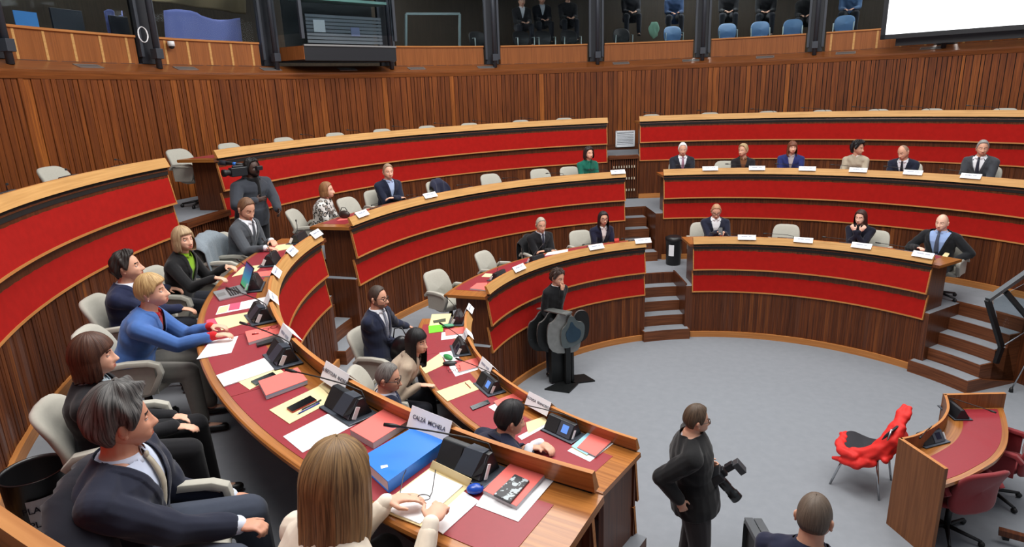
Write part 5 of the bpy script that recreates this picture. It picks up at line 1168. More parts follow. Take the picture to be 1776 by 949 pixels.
t = quad_item('envelope', 'cream envelope with a pink printed card under the hands in blue sleeves', [(432, 541), (432, 559), (384, 573), (372, 552)], ZA, .003, None, cat='envelope', layers=[('pocket', 0, .003, M_cream)])
sheet('small pink card at the edge of the desk by the blue sleeves', [(358, 555), (377, 551), (378, 563), (358, 567)], ZA, mat('pink_card', (196, 80, 110), .6), name='printed_card', cat='card')
t = quad_item('leaflet', 'white leaflet with a pink printed square and cream end', [(374, 546), (380, 532), (465, 514), (455, 530)], ZA, .002, None, cat='leaflet', layers=[('pages', 0, .002, M_paper)])
mb = MB(); P = [at(u, v, ZA+.0025) for u, v in [(399, 527), (418, 524), (415, 536), (396, 539)]]; mb.prism([(p.x, p.y) for p in P][::-1], ZA+.002, ZA+.0025, mat('pink_card', (196, 80, 110), .6)); mb.build('pink_square', t)
mb = MB(); P = [at(u, v, ZA+.0025) for u, v in [(381, 533), (398, 529), (393, 541), (375, 545)]]; mb.prism([(p.x, p.y) for p in P][::-1], ZA+.002, ZA+.0025, M_cream); mb.build('cream_end', t)
# laptop
t = thing('laptop', 'open silver laptop with a green and blue screen on the foreground desk', 'laptop', at(400, 507, ZA)); msil = mat('laptop_silver', (176, 178, 182), .35, metal=.6)
C4 = [at(u, v, ZA+.016) for u, v in [(369, 506), (380, 520), (428, 508), (416, 494)]]
a, b, c, d = C4; mb = MB(); mb.prism([(p.x, p.y) for p in C4], ZA, ZA+.016, msil); mb.build('base', t, bev=.002)
ux = (b-a); uy = (d-a); z1 = Vector((0, 0, .0165)); o = Vector((0, 0, 0))
# keyboard runs parallel to the hinge (edge c-d)
mb = MB()
hx = (d-c); dep = (a-d)
for r in range(5):
    for k in range(12):
        p0 = c+dep*(.16+.085*r)+hx*(.07+.072*k); q1 = hx*.058; q2 = dep*.066; q = [p0, p0+q1, p0+q1+q2, p0+q2]; n = mb.addv([(p.x, p.y, ZA+.0172) for p in q]); mb.face((n+3, n+2, n+1, n), M_con)
o_ = mb.build('keyboard', t); o_['kind'] = 'stuff'
mb = MB(); P = [c+dep*.66+hx*.33, c+dep*.66+hx*.67, c+dep*.94+hx*.67, c+dep*.94+hx*.33]; n = mb.addv([(p.x, p.y, ZA+.0168) for p in P]); mb.face((n+3, n+2, n+1, n), M_vent); mb.build('touchpad', t)
upv = Vector((0, 0, .215))-nrm(dep)*.10; c0, d0 = Vector((c.x, c.y, ZA+.014)), Vector((d.x, d.y, ZA+.014)); nn = nrm((d0-c0).cross(upv)); nn = nn if nn.dot(dep) > 0 else -nn
mb = MB(); V8 = [c0, d0, d0+upv, c0+upv]; n = mb.addv(V8+[v-nn*.008 for v in V8])
for q in ((0, 1, 2, 3), (7, 6, 5, 4), (0, 4, 5, 1), (1, 5, 6, 2), (2, 6, 7, 3), (3, 7, 4, 0)): mb.face([n+i for i in q], M_con)
lid = mb.build('lid', t)
ms = mat('laptop_screen', (60, 110, 120), .2, emit=.9); nt = ms.node_tree; tc = nt.nodes.new('ShaderNodeTexCoord'); sp = nt.nodes.new('ShaderNodeSeparateXYZ'); nt.links.new(tc.outputs['UV'], sp.inputs[0]); cr = nt.nodes.new('ShaderNodeValToRGB'); e = cr.color_ramp.elements; e[0].color = lin((70, 150, 90)); e[1].color = lin((30, 50, 110)); k = e.new(.45); k.color = lin((60, 120, 150)); nt.links.new(sp.outputs[1], cr.inputs[0]); nt.links.new(cr.outputs[0], nt.nodes['Principled BSDF'].inputs['Emission Color']); nt.links.new(cr.outputs[0], nt.nodes['Principled BSDF'].inputs['Base Color'])
mb = MB(); e = nrm(d0-c0); uu = nrm(upv); Lx = (d0-c0).length; Ly = upv.length; V4 = [c0+e*.012+uu*.02, c0+e*(Lx-.012)+uu*.02, c0+e*(Lx-.012)+uu*(Ly-.01), c0+e*.012+uu*(Ly-.01)]; mb.quad(*[v+nn*.001 for v in V4], ms, ((0, 0), (1, 0), (1, 1), (0, 1))); mb.build('screen', lid)
quad_item('envelope', 'cream envelope behind the laptop, before the woman in lime green', [(402, 480), (421, 463), (456, 459), (445, 470)], ZA, .003, M_cream, cat='envelope')
booklet('small salmon booklet behind the laptop screen, next to the console', [(443, 472), (471, 469), (469, 478), (445, 480)], ZA, .01)
quad_item('envelope', 'cream envelope under the hands of the bearded man in grey', [(468, 437), (481, 425), (510, 421), (504, 431)], ZA, .006, M_cream, cat='envelope')
# --- lower desk
t = quad_item('envelope', 'cream envelope with a red pen on it on the lower desk', [(757, 679), (814, 659), (831, 675), (776, 696)], ZB, .003, M_cream, cat='envelope')
pen('red pen lying on the cream envelope on the lower desk', (817, 674), (807, 664), ZB+.003, mat('pen_red', (150, 20, 24), .35))
phone('black phone lying alone on the lower desk', [(815, 705), (846, 693), (850, 699), (820, 711)], ZB, M_con)
sheet('white sheet under the salmon folder behind the leaning man', [(847, 706), (893, 684), (905, 693), (862, 716)], ZB)
booklet('salmon folder behind the head of the man leaning on the lower desk', [(856, 696), (897, 680), (915, 692), (866, 707)], ZB+.002, .012)
sheet('white sheet under the salmon folder at the near end of the lower desk', [(1068, 766), (1023, 801), (984, 782), (1030, 750)], ZB)
quad_item('folder', 'light blue and yellow folder under the nearest salmon folder on the lower desk', [(1022, 748), (1048, 760), (1018, 789), (991, 774)], ZB+.002, .01, None, cat='folder', layers=[('yellow_sheet', 0, .005, mat('yellow_sheet', (226, 204, 96), .7)), ('blue_sheet', .005, .01, mat('blue_sheet', (150, 200, 220), .7))])
booklet('salmon folder lying on blue and yellow sheets, lower desk', [(1029, 747), (1065, 761), (1033, 791), (1001, 776)], ZB+.012, .008)
quad_item('envelope', 'torn cream envelope between the leaning man and the console with lit display', [(912, 733), (944, 722), (950, 733), (916, 752)], ZB, .003, M_cream, cat='envelope')
sheet('white strip of paper beside the torn cream envelope', [(898, 757), (948, 732), (951, 738), (905, 763)], ZB)
mb = MB(); cc = at(945, 742, ZB+.004); mb.tube([cc+Vector((.03*math.cos(a)*(1+.3*math.sin(3*a)), .045*math.sin(a), .002+.002*math.sin(5*a))) for a in [i*.35 for i in range(40)]], .0018, M_wh, 6); tag(mb.build('earphone_cable', base=cc), 'coiled white earphone cable on the lower desk', 'cable')
mb = MB()
sheet('cream sheet near the hand of the woman in beige', [(729, 636), (764, 612), (772, 632), (738, 648)], ZB, M_cream)
sheet('white sheet under the green case on the lower desk', [(762, 612), (793, 607), (797, 624), (775, 629)], ZB+.001)
def case_(label, u, v, ax, col, z=ZB):
    c = at(u, v, z+.02); bl = Blob(); a = math.radians(ax); bl.ell(c, (Vector((math.cos(a), math.sin(a), 0))*.075, Vector((-math.sin(a), math.cos(a), 0))*.035, Vector((0, 0, .022))), 18, 12)
    t = thing('glasses_case', label, 'case', (c.x, c.y, z)); V = np.array(bl.v); mesh_obj('shell', V, bl.f, [mat('case_%d' % col[1], col, .5)], None, t); mb = MB(); mb.lathe([(.0, .0), (.006, 0), (.006, .003), (0, .004)], M_chrome, c+Vector((math.sin(a)*.034, -math.cos(a)*.034, 0)), 8); mb.build('clasp', t)
case_('bright green spectacle case on a white sheet on the lower desk', 777, 619, 150, (40, 130, 66))
case_('teal green spectacle case at the far end of the lower desk, by the lime card', 777, 565, 200, (70, 150, 110))
case_('black spectacle case beside the bright green one', 780, 630, 200, (26, 28, 30))
sheet('white sheet below the salmon booklet with eyeglasses, lower desk', [(779, 636), (828, 624), (829, 641), (790, 653)], ZB)
booklet('salmon booklet under the microphone stalk in the middle of the lower desk', [(789, 631), (831, 619), (829, 636), (796, 645)], ZB+.002, .014)
glasses_obj('dark eyeglasses lying folded out on the lower desk', at(788, 646, ZB+.006), .6, 0, (90, 26, 30))
sheet('cream sheet at the far end of the lower desk', [(749, 545), (783, 544), (778, 561), (744, 566)], ZB, M_cream)
quad_item('wallet', 'dark patterned wallet on the cream sheet at the far end of the lower desk', [(751, 556), (773, 552), (773, 557), (752, 560)], ZB+.002, .006, mat('wallet_green', (70, 74, 56), .6), cat='wallet')
quad_item('lime_card', 'lime green card at the far end of the lower desk', [(743, 565), (769, 563), (768, 575), (744, 578)], ZB, .003, mat('lime', (110, 200, 40), .6), cat='card')
sheet('white sheet under the salmon booklet by the far consoles of the lower desk', [(766, 577), (805, 571), (803, 585), (765, 590)], ZB)
booklet('salmon booklet between the two farthest consoles of the lower desk', [(772, 572), (808, 566), (805, 578), (773, 582)], ZB+.002, .01)
# --- middle and right desks
booklet('salmon booklet at the left end of the front middle desk', [(815, 500), (827, 491), (845, 490), (843, 503)], ZB, .02)
sheet('small cream sheet left of the console on the front middle desk', [(835, 480), (842, 474), (854, 475), (853, 481)], ZB, M_cream)
quad_item('paper_stack', 'white papers before the older man with folded arms', [(945, 443), (950, 438), (985, 432), (985, 437)], ZB, .01, M_paper)
sheet('salmon and white leaflet before the woman in the leopard shawl', [(584, 383), (592, 377), (606, 374), (602, 381)], ZA, M_salmon, name='leaflet', cat='leaflet')
sheet('pale yellow paper at the right end of the front right desk', [(1634, 444), (1640, 437), (1647, 440), (1643, 446)], ZB, M_cream)
quad_item('red_box', 'small red and white box before the woman with red rimmed glasses', [(1065, 414), (1073, 413), (1074, 417), (1066, 418)], ZB, .04, mat('box_red', (190, 60, 50), .6), cat='box')
mb = MB(); c = at(1477, 281, PZ[2]+.86)
rg = random.Random(5)
for k in range(26): a = rg.random()*6.28; q = rg.random(); mb.tube([c+Vector((0, 0, -.09)), c+Vector((math.cos(a)*.09*q, math.sin(a)*.09*q, .02+.04*rg.random()))], [.003, .012], mat('yellow_flower', (200, 150, 40), .7), 5)
tag(mb.build('flower_bunch', base=c), 'bunch of dry yellow flowers before the person with curly black hair', 'flowers')
# --- coats and bags
def drape(name, label, chair, m, w=.52, z0=.5, z1=.955, back=-.30, front=-.17, cat='coat', lump=.012, seed=1, skew=0.):
    rg = np.random.default_rng(seed); base = Vector(chair.location); R = chair.rotation_euler.to_matrix(); nu, nv = 26, 34; V = []; F = []
    ph = rg.random(4)*6
    for i in range(nv):
        s = i/(nv-1)
        for j in range(nu):
            x = (j/(nu-1)-.5)*w*(1+.10*math.sin(s*3.1)); e = (2*x/w)
            zt = z1-.10*abs(e)**3
            if s < .5: q = s/.5; y = back-.03*(1-q)-.02*math.sin(q*3)+.05*e*e; z = z0+skew*x+(zt-z0)*q; y += (zt-z)*-.02
            else: q = (s-.5)/.5; y = back+(front-back)*min(1, q*4)+.05*e*e+.10*q*.6; z = zt-(zt-z0-.08)*max(0, q-.12)/.88
            y += lump*math.sin(x*38+s*6+ph[0])+lump*.6*math.sin(x*71-s*9+ph[1]); z += .006*math.sin(x*30+ph[2])
            V.append(tuple(base+R @ Vector((x, y, z))))
    for i in range(nv-1):
        for j in range(nu-1): A = i*nu+j; F.append((A, A+1, A+nu+1, A+nu))
    me_ = mesh_obj(name, V, F, [m], None, None); me_.modifiers.new('s', 'SOLIDIFY').thickness = .012
    return tag(me_, label, cat)
c_ = place_chair(RR[2]+1.0, -159.5, PZ[2], 'beige chair under the grey coat on the foreground desk row')
mgc = cloth((128, 138, 146), noise=.16, ns=90, name='wool')
drape('wool_coat', 'grey wool coat draped over a chair between the bearded man and the woman in lime', c_, mgc, w=.62, z0=.42, z1=.98, seed=3)
drape('overcoat', 'dark blue black coat hanging over the chair in the lower left foreground', grey_chair, cloth((24, 26, 36), name='wool'), w=.74, z0=.22, z1=.97, back=-.35, front=-.14, seed=11)
for o in list(bpy.data.objects):
    if o.parent is None and o.get('label') == 'beige chair with a dark jacket over its back, second row': drape('jacket', 'dark navy jacket hung over a chair back in the second row', o, cloth((40, 42, 62), name='wool'), w=.34, z0=.5, z1=.945, seed=5)
    if o.parent is None and o.get('label') == 'black coated chair back behind the older man with folded arms': drape('overcoat', 'black overcoat covering the chair of the older man', o, cloth((26, 27, 30), name='wool'), w=.56, z0=.4, z1=.96, seed=7)
bag = Blob(); p = at(694, 607, PZ[1]+.72); bag.ell(p, (Vector((.11, .04, 0)), Vector((-.03, .07, 0)), Vector((.03, 0, .17))), 18, 14); v, f = remeshed(bag, .012, 3); t = thing('black_bag', 'black glossy bag on the chair behind the woman in beige', 'bag', (p.x, p.y, PZ[1]+.5)); mesh_obj('pouch', v, f, [mat('bag_black', (22, 20, 24), .3)], None, t)
mb = MB(); mb.tube([p+Vector((-.06, -.02, .14)), p+Vector((-.05, 0, .24)), p+Vector((.03, .02, .26)), p+Vector((.08, .03, .15))], .007, M_chd, 8); mb.build('handle', t)
bag = Blob(); p = at(597, 372, PZ[2]+.80); bag.ell(p, (Vector((.10, .0, 0)), Vector((0, .05, 0)), Vector((0, 0, .06))), 16, 10); v, f = remeshed(bag, .012, 2); t = thing('handbag', 'dark brown handbag beside the woman in the leopard shawl', 'bag', (p.x, p.y, ZA)); mesh_obj('pouch', v, f, [mat('bag_brown', (48, 34, 30), .45)], None, t)
mb = MB(); mb.tube([p+Vector((-.06, 0, .05)), p+Vector((-.03, 0, .10)), p+Vector((.03, 0, .10)), p+Vector((.06, 0, .05))], .006, M_chd, 8); mb.build('handle', t)
# ------------------------------------------------------------------ bins
def bin_(label, r, az, z, rad=.17, h=.5, txt=None, lid=False):
    p = pol(r, az, z); t = thing('waste_bin', label, 'bin', p); mb = MB(); mb.lathe([(0, 0), (rad*.86, 0), (rad*.9, .02), (rad, h), (rad+.008, h+.006), (rad-.004, h+.008), (rad*.94, h-.01), (rad*.84, .03), (0, .03)], mat('bin_black', (20, 20, 22), .35), p, 36); mb.build('drum', t)
    if lid: mb = MB(); mb.lathe([(rad+.01, h-.03), (rad+.012, h+.02), (rad*.7, h+.05), (0, h+.055)], mat('bin_lid', (26, 26, 28), .4), p, 36); mb.build('lid', t)
    return t, p
t, p = bin_('black waste bin with white labels on the platform beside the steps', 5.03, 111.6, PZ[1], .155, .52, lid=True)
for a in (25, -115):
    mb = MB()
    for k in range(6): a0, a1 = math.radians(a+k*6), math.radians(a+k*6+6); rr = .163; mb.quad(p+Vector((rr*math.cos(a0), rr*math.sin(a0), .2)), p+Vector((rr*math.cos(a1), rr*math.sin(a1), .2)), p+Vector((rr*math.cos(a1), rr*math.sin(a1), .42)), p+Vector((rr*math.cos(a0), rr*math.sin(a0), .42)), M_card)
    mb.build('white_label', t)
bp_ = at(58, 816, PZ[2]+.48); t, p = bin_('black bin with a white label reading PLASTICA in the lower left corner', min(7.06, math.hypot(bp_.x, bp_.y)), azof(bp_), PZ[2], .168, .48)
ca = -22; mb = MB(); rr = .166
for k in range(8): a0, a1 = math.radians(ca-30+k*8), math.radians(ca-30+k*8+8); mb.quad(p+Vector((rr*math.cos(a0), rr*math.sin(a0), .17)), p+Vector((rr*math.cos(a1), rr*math.sin(a1), .17)), p+Vector((rr*1.02*math.cos(a1), rr*1.02*math.sin(a1), .38)), p+Vector((rr*1.02*math.cos(a0), rr*1.02*math.sin(a0), .38)), mat('label_grey', (190, 192, 196), .6))
lab = mb.build('paper_label', t)
for k, (w_, zz) in enumerate((('PLASTICA', .32), ('PLASTIK', .23))):
    M_ = Matrix.Translation((0, 0, zz)) @ Matrix.Rotation(math.radians(ca+90), 4, 'Z') @ Matrix.Rotation(PI/2, 4, 'X')
    q = text_mesh(w_, .052, 'lettering', M_, lab, M_ink, .001)
    for vtx in q.data.vertices:   # bend the letters round the drum
        l = Matrix.Rotation(-math.radians(ca+90), 3, 'Z') @ vtx.co; aa = math.radians(ca)+l.x/.17; vtx.co = Vector((math.cos(aa)*(.1725+abs(l.y)*.3), math.sin(aa)*(.1725+abs(l.y)*.3), vtx.co.z))
bin_('second black bin behind the brown haired woman, against the panelling', 7.0, -140.5, PZ[2], .16, .46)
# ------------------------------------------------------------------ presidential desk
tp = [(1561, 759.5), (1583, 755), (1602, 747), (1618, 738), (1631, 728), (1638, 718), (1642, 708), (1641, 696), (1637, 684)]
IN = [at(u, v, .97) for u, v in tp]; OUT = [at(u, v, .80) for u, v in [(1637, 842), (1660, 834), (1680, 826), (1706, 812), (1729, 797), (1745, 775), (1749, 750), (1745, 725), (1739, 706)]]
t = thing('presiding_desk', 'small curved desk with red leather top at the lower right, wooden side panels', 'desk', (sum(IN, Vector())/len(IN)).xy.to_3d())
def smoothpl(P, n=28):
    P = [Vector((p.x, p.y, 0)) for p in P]; out = []
    for i in range(n+1):
        s = i/n*(len(P)-1); k = min(int(s), len(P)-2); f = s-k; p0, p1, p2, p3 = P[max(k-1, 0)], P[k], P[k+1], P[min(k+2, len(P)-1)]
        out.append(.5*((2*p1)+(p2-p0)*f+(2*p0-5*p1+4*p2-p3)*f*f+(3*p1-p0-3*p2+p3)*f**3))
    return out
I2, O2 = smoothpl(IN), smoothpl(OUT)
def strip(mb, A, B, z0, z1, m, ms=None):
    n = len(A); b = mb.addv([(p.x, p.y, z0) for p in A]+[(p.x, p.y, z0) for p in B]+[(p.x, p.y, z1) for p in A]+[(p.x, p.y, z1) for p in B]); u = 0
    for i in range(n-1):
        d = (A[i+1]-A[i]).length; uv = lambda a, c: ((u, a), (u+d, a), (u+d, c), (u, c))
        mb.face((b+2*n+i, b+2*n+i+1, b+3*n+i+1, b+3*n+i), m, uv(0, .5)); mb.face((b+i+1, b+i, b+n+i, b+n+i+1), m, uv(0, .5)); mb.face((b+i, b+i+1, b+2*n+i+1, b+2*n+i), ms or m, uv(z0, z1)); mb.face((b+n+i+1, b+n+i, b+3*n+i, b+3*n+i+1), ms or m, uv(z0, z1)); u += d
    for i in (0, n-1): mb.face((b+i, b+n+i, b+3*n+i, b+2*n+i), ms or m, ((0, z0), (.03, z0), (.03, z1), (0, z1)))
def lerp(A, B, s): return [a+(b-a)*s for a, b in zip(A, B)]
M_pd = wood('desk_panel', (108, 64, 34), (134, 84, 48), 'v', .4)
mb = MB(); strip(mb, I2, lerp(I2, O2, .045), 0, .97, M_edge, M_pd); mb.build('front_panel', t)
mb = MB(); strip(mb, lerp(I2, O2, .045), O2, .765, .80, M_top, M_top); mb.build('worktop', t)
mb = MB(); strip(mb, lerp(I2, O2, .30)[1:-1], lerp(I2, O2, .90)[1:-1], .80, .803, M_leather); mb.build('leather_inlay', t)
for A, B in ((I2[0], O2[0]), (I2[-1], O2[-1])):
    d = (B-A).normalized(); n_ = Vector((-d.y, d.x, 0))*.018; mb = MB(); q = [A-n_, B-n_, B+n_, A+n_]; mb.prism([(p.x, p.y) for p in q], 0, .97, M_edge, M_pd); mb.build('side_panel', t)
for u, v, s, lb in [(1612, 764, .30, 'black microphone console on the small presiding desk, nearer the camera'), (1655, 716, .28, 'black microphone console on the small presiding desk, farther from the camera')]:
    p = at(u, v, .81); k = min(range(len(I2)), key=lambda i: (I2[i]-p.xy.to_3d()).length); d = (O2[k]-I2[k]).normalized(); place_console('c', (p.x, p.y, .803), math.atan2(d.y, d.x)+PI/2, lb, 'microphone consoles on the desks')
# red swivel chairs
for u, v, z, fa, lb in [(1700, 838, .74, 122, 'red swivel chair pushed up to the presiding desk, nearer the camera'), (1790, 768, .74, 160, 'red swivel chair at the right edge of the picture, behind the presiding desk')]:
    o = red_chair(None); p = at(u, v, z); f_ = Vector((math.cos(math.radians(fa)), math.sin(math.radians(fa)), 0)); o.location = Vector((p.x, p.y, 0))+f_*.26; o.rotation_euler = (0, 0, math.radians(fa-90)); o.scale = (1.04, 1.04, 1.03); o['label'] = lb
    if 'group' in o: del o['group']
# chrome chair with red shawl
A, B = at(1437, 837, 0), at(1530, 870, 0); fw_ = (A-B).normalized(); rt_ = Vector((fw_.y, -fw_.x, 0)); rt_ = rt_ if rt_.y > 0 else -rt_; ctr = (A+B)/2+rt_*.24
SC_ = (A-B).length/.49
t = thing('visitor_chair', 'black chrome legged chair on the grey floor with a red shawl over it', 'chair', ctr)
def L2(x, y, z): return ctr+rt_*x+fw_*y+Vector((0, 0, z))
for x in (-.24, .24):
    mb = MB(); mb.tube([L2(x*1.08, .25, 0), L2(x*1.0, .19, .22), L2(x*.92, .12, .43)], [.012, .013, .014], M_chrome, 10); mb.build('leg', t)
    mb = MB(); mb.tube([L2(x*1.0, -.24, 0), L2(x*.95, -.20, .22), L2(x*.92, -.17, .43)], [.012, .013, .014], M_chrome, 10); mb.build('leg', t)
    mb = MB(); mb.tube([L2(x*.92, -.17, .43), L2(x*.92, -.22, .60), L2(x*.9, -.26, .84)], .011, M_chrome, 10); mb.build('back_post', t)
msb = mat('seat_black', (26, 28, 36), .7)
mb = MB(); shell(mb, .46, .44, .05, msb, lambda p: L2(p.x, p.z-.20, .455-p.y), bow=0, lean=0, roundness=3.6); mb.build('seat', t)
mb = MB(); mb.tube([L2(.22*math.cos(a)*abs(math.cos(a))**-.3 if abs(math.cos(a)) > .05 else 0, .02+.20*math.sin(a), .425) for a in [2*PI*i/28 for i in range(29)]], .010, M_chrome, 8); mb.build('seat_ring', t)
mb = MB(); shell(mb, .44, .34, .035, msb, lambda p: L2(p.x, p.y-.22, p.z+.52), bow=.03, lean=.06, roundness=3.4); mb.build('backrest', t)
bl = Blob(); msw = mat('shawl_red', (214, 34, 28), .7, noise=.08, nscale=30)
def rope(pts, r, seed):
    rg = random.Random(seed)
    for i in range(len(pts)-1):
        for k in range(3):
            o1 = Vector((rg.uniform(-1, 1), rg.uniform(-1, 1), rg.uniform(-.4, .6)))*r[i]*.45; bl.cap(Vector(pts[i])+o1, Vector(pts[i+1])+o1*.8, r[i]*.62, r[i+1]*.62, n=10)
# x>0 is the far side, y>0 the front
rope([L2(.20, .24, .42), L2(.05, .25, .47), L2(-.12, .22, .47), L2(-.24, .16, .44), L2(-.26, .04, .44), L2(-.24, -.08, .47), L2(-.22, -.18, .55), L2(-.17, -.25, .68), L2(-.08, -.28, .80), L2(.04, -.30, .90), L2(.12, -.31, .97)], [.04, .05, .065, .075, .085, .10, .11, .10, .09, .075, .045], 2)
rope([L2(-.20, .26, .30), L2(-.27, .14, .36), L2(-.29, .0, .36), L2(-.26, -.12, .42)], [.04, .06, .07, .08], 9)
rope([L2(-.24, -.26, .50), L2(-.05, -.29, .58), L2(.10, -.30, .66), L2(.12, -.30, .80)], [.06, .07, .07, .06], 12)
v, f = remeshed(bl, .009, 14); ph_ = v*np.array([60, 55, 45]); v = v+.0035*np.stack([np.sin(ph_[:, 1]+ph_[:, 2]), np.sin(ph_[:, 0]-ph_[:, 2]), np.sin(ph_[:, 0]+ph_[:, 1])], 1)
o = mesh_obj('red_shawl', v, f, [msw]); tag(o, 'bright red shawl crumpled over the black chair and its backrest', 'shawl')
# ------------------------------------------------------------------ lectern sculpture
c = at(985, 664, 0); t = thing('sculptural_lectern', 'dark metal lectern of stacked rounded plates standing on the floor', 'lectern', c)
M_br = mat('lectern_dark', (34, 36, 37), .38, metal=.5, noise=.12, nscale=12); M_br2 = mat('lectern_patina', (88, 98, 100), .35, metal=.5, noise=.15, nscale=9); M_br3 = mat('lectern_steel', (136, 138, 136), .35, metal=.6, noise=.15, nscale=14); M_bl = mat('lectern_blue', (40, 62, 78), .4, metal=.4, noise=.15, nscale=8)
vz = Vector((0, 0, 1)); toC = (CAMP-c); toC.z = 0; toC.normalize(); n0 = Matrix.Rotation(math.radians(22), 3, 'Z') @ toC; s0 = vz.cross(n0)   # n0 points out of the faces, s0 to their right
if s0.dot(CR) < 0: s0 = -s0
def PL(s, n, z): return c+s0*s+n0*n+vz*z
mb = MB()
for q in ([(-.42, .10), (-.12, .34), (.12, .12), (-.02, -.10)], [(.02, .08), (.40, .12), (.34, -.16), (.08, -.20)]):
    P = [PL(a, b, 0) for a, b in q]; nn = (P[1]-P[0]).cross(P[2]-P[0]).z; P = P if nn > 0 else P[::-1]; mb.prism([(p.x, p.y) for p in P], 0, .022, M_br)
for o_ in (0,): pass
k_ = len(mb.f)//2
mbs = mb; b1 = MB(); P = [PL(a, b, 0) for a, b in [(-.42, .10), (-.12, .34), (.12, .12), (-.02, -.10)]]; nn = (P[1]-P[0]).cross(P[2]-P[0]).z; P = P if nn > 0 else P[::-1]; b1.prism([(p.x, p.y) for p in P], 0, .022, M_br); b1.build('foot_plate', t)
b1 = MB(); P = [PL(a, b, 0) for a, b in [(.02, .08), (.40, .12), (.34, -.16), (.08, -.20)]]; nn = (P[1]-P[0]).cross(P[2]-P[0]).z; P = P if nn > 0 else P[::-1]; b1.prism([(p.x, p.y) for p in P], 0, .022, M_br); b1.build('foot_plate', t)
for a, b, w_ in ((-.02, .05, .05), (.07, .0, .03), (-.12, -.06, .16)):
    mb = MB(); mb.loft = None; q = [PL(a-w_, b-.03, 0), PL(a+w_, b-.03, 0), PL(a+w_*.8, b+.03, 0), PL(a-w_*.8, b+.03, 0)]; nn = (q[1]-q[0]).cross(q[2]-q[0]).z; q = q if nn > 0 else q[::-1]; mb.prism([(p.x, p.y) for p in q], .02, .74, M_br); mb.build('post', t, bev=.01)
def plate(name, outl, n, th, m, lean=.0, edge=None):
    """outl (s,z) rounded by chaikin"""
    P = outl
    for _ in range(2):
        Q = []
        for i in range(len(P)): a, b = P[i], P[(i+1) % len(P)]; Q += [(a[0]*.75+b[0]*.25, a[1]*.75+b[1]*.25), (a[0]*.25+b[0]*.75, a[1]*.25+b[1]*.75)]
        P = Q
    k = len(P); mb = MB(); A = mb.addv([PL(s, n+th/2-lean*(z-.5), z) for s, z in P]+[PL(s, n-th/2-lean*(z-.5), z) for s, z in P]); mb.face([A+i for i in range(k)], m); mb.face([A+k+i for i in range(k)][::-1], m)
    for i in range(k): j = (i+1) % k; mb.face((A+i, A+j, A+k+j, A+k+i), edge or m)
    return mb.build(name, t)
big = [(-.27, .52), (.12, .46), (.26, .52), (.27, .88), (.15, .95), (.12, 1.13), (-.06, 1.13), (-.14, 1.0), (-.27, .95)]
for i, (ds, n) in enumerate(((-.27, -.24), (-.17, -.10), (-.06, .04))): plate('side_plate', [(s+ds, z+.02*i) for s, z in big], n, .035, M_br if i < 2 else M_br3, .08, M_br3)
plate('right_plate', [(.14, .56), (.36, .62), (.42, .80), (.40, 1.08), (.20, 1.10), (.14, .9)], -.10, .03, M_br, .08, M_br3)
fp = plate('front_plate', [(-.07, .60), (.20, .66), (.26, .86), (.24, .98), (.13, 1.0), (.08, 1.10), (-.0, 1.09), (-.03, .97), (-.13, .90), (-.13, .66)], .09, .03, M_br2, .08, M_br3)
plate('blue_inset', [(-.02, .68), (.16, .72), (.20, .86), (.10, .92), (.04, 1.04), (.0, .92), (-.07, .84)], .108, .012, M_bl, .08)
mb = MB(); 
for s_, z_, w__ in ((.02, 1.13, .16),): mb.box(PL(-.08, -.12, 1.12), (.02, .02, .02), M_br3)
mb = MB(); q = [PL(-.36, -.34, 1.13), PL(-.24, -.36, 1.14), PL(.06, .06, 1.15), PL(-.06, .10, 1.13)]; mb.quad(*q, M_br3); o = mb.build('top_plate', t); o.modifiers.new('s', 'SOLIDIFY').thickness = .02
# ------------------------------------------------------------------ railings
def plane_pt(u, v, az):
    a = math.radians(az); n = Vector((-math.sin(a), math.cos(a), 0)); d = ray(u, v); return CAMP+d*(-(CAMP.dot(n))/d.dot(n))
M_rail = mat('railing_black', (24, 26, 28), .4, metal=.4); M_railg = mat('railing_grey', (92, 96, 100), .35, metal=.5)
t = thing('stair_railing', 'black steel railing of the open stairs at the right edge', 'railing', plane_pt(1728, 628, 40.2))
g = [plane_pt(u, v, 40.2) for u, v in [(1713, 520), (1737, 602), (1727, 630)]]
R40 = Matrix.Rotation(math.radians(40.2), 3, 'Z')
def bar(mb, A, B, w, h, m):
    A, B = Vector(A), Vector(B); d = (B-A).normalized(); s = vz.cross(d); s = s.normalized() if s.length > .05 else Vector((1, 0, 0)); up_ = d.cross(s); R = Matrix((d, s, up_)).transposed(); mb.box((A+B)/2, ((B-A).length, w, h), m, R)
mb = MB(); bar(mb, g[0], g[1], .05, .07, M_rail); bar(mb, g[1], g[2], .05, .07, M_rail); mb.build('post', t)
e = plane_pt(1800, 459, 40.2); mb = MB(); bar(mb, g[0], e, .07, .05, M_railg); mb.build('handrail', t)
mb = MB(); bar(mb, plane_pt(1744, 506, 40.2), plane_pt(1790, 560, 40.2), .05, .06, M_rail); mb.build('brace', t)
mb = MB(); bar(mb, g[1], plane_pt(1800, 563, 40.2), .018, .018, M_chrome); mb.build('tie_rod', t)
mb = MB(); q = [plane_pt(u, v, 40.2) for u, v in [(1722, 522), (1742, 600), (1800, 565), (1800, 480)]]; mb.quad(*q, M_glass); o = mb.build('glass_pane', t); o.modifiers.new('s', 'SOLIDIFY').thickness = .008
t = thing('stair_railing', 'grey capped black railing at the bottom edge, left of the man seen from behind', 'railing', at(1315, 949, 1.5))
A, B = at(1298, 902, 1.9), at(1325, 952, 1.95); d_ = (B-A)
mb = MB(); bar(mb, A, B+d_*1.2, .045, .03, M_railg); bar(mb, A+Vector((.05, .01, 0)), B+d_*1.2+Vector((.05, .01, 0)), .045, .03, M_railg); mb.build('handrail', t)
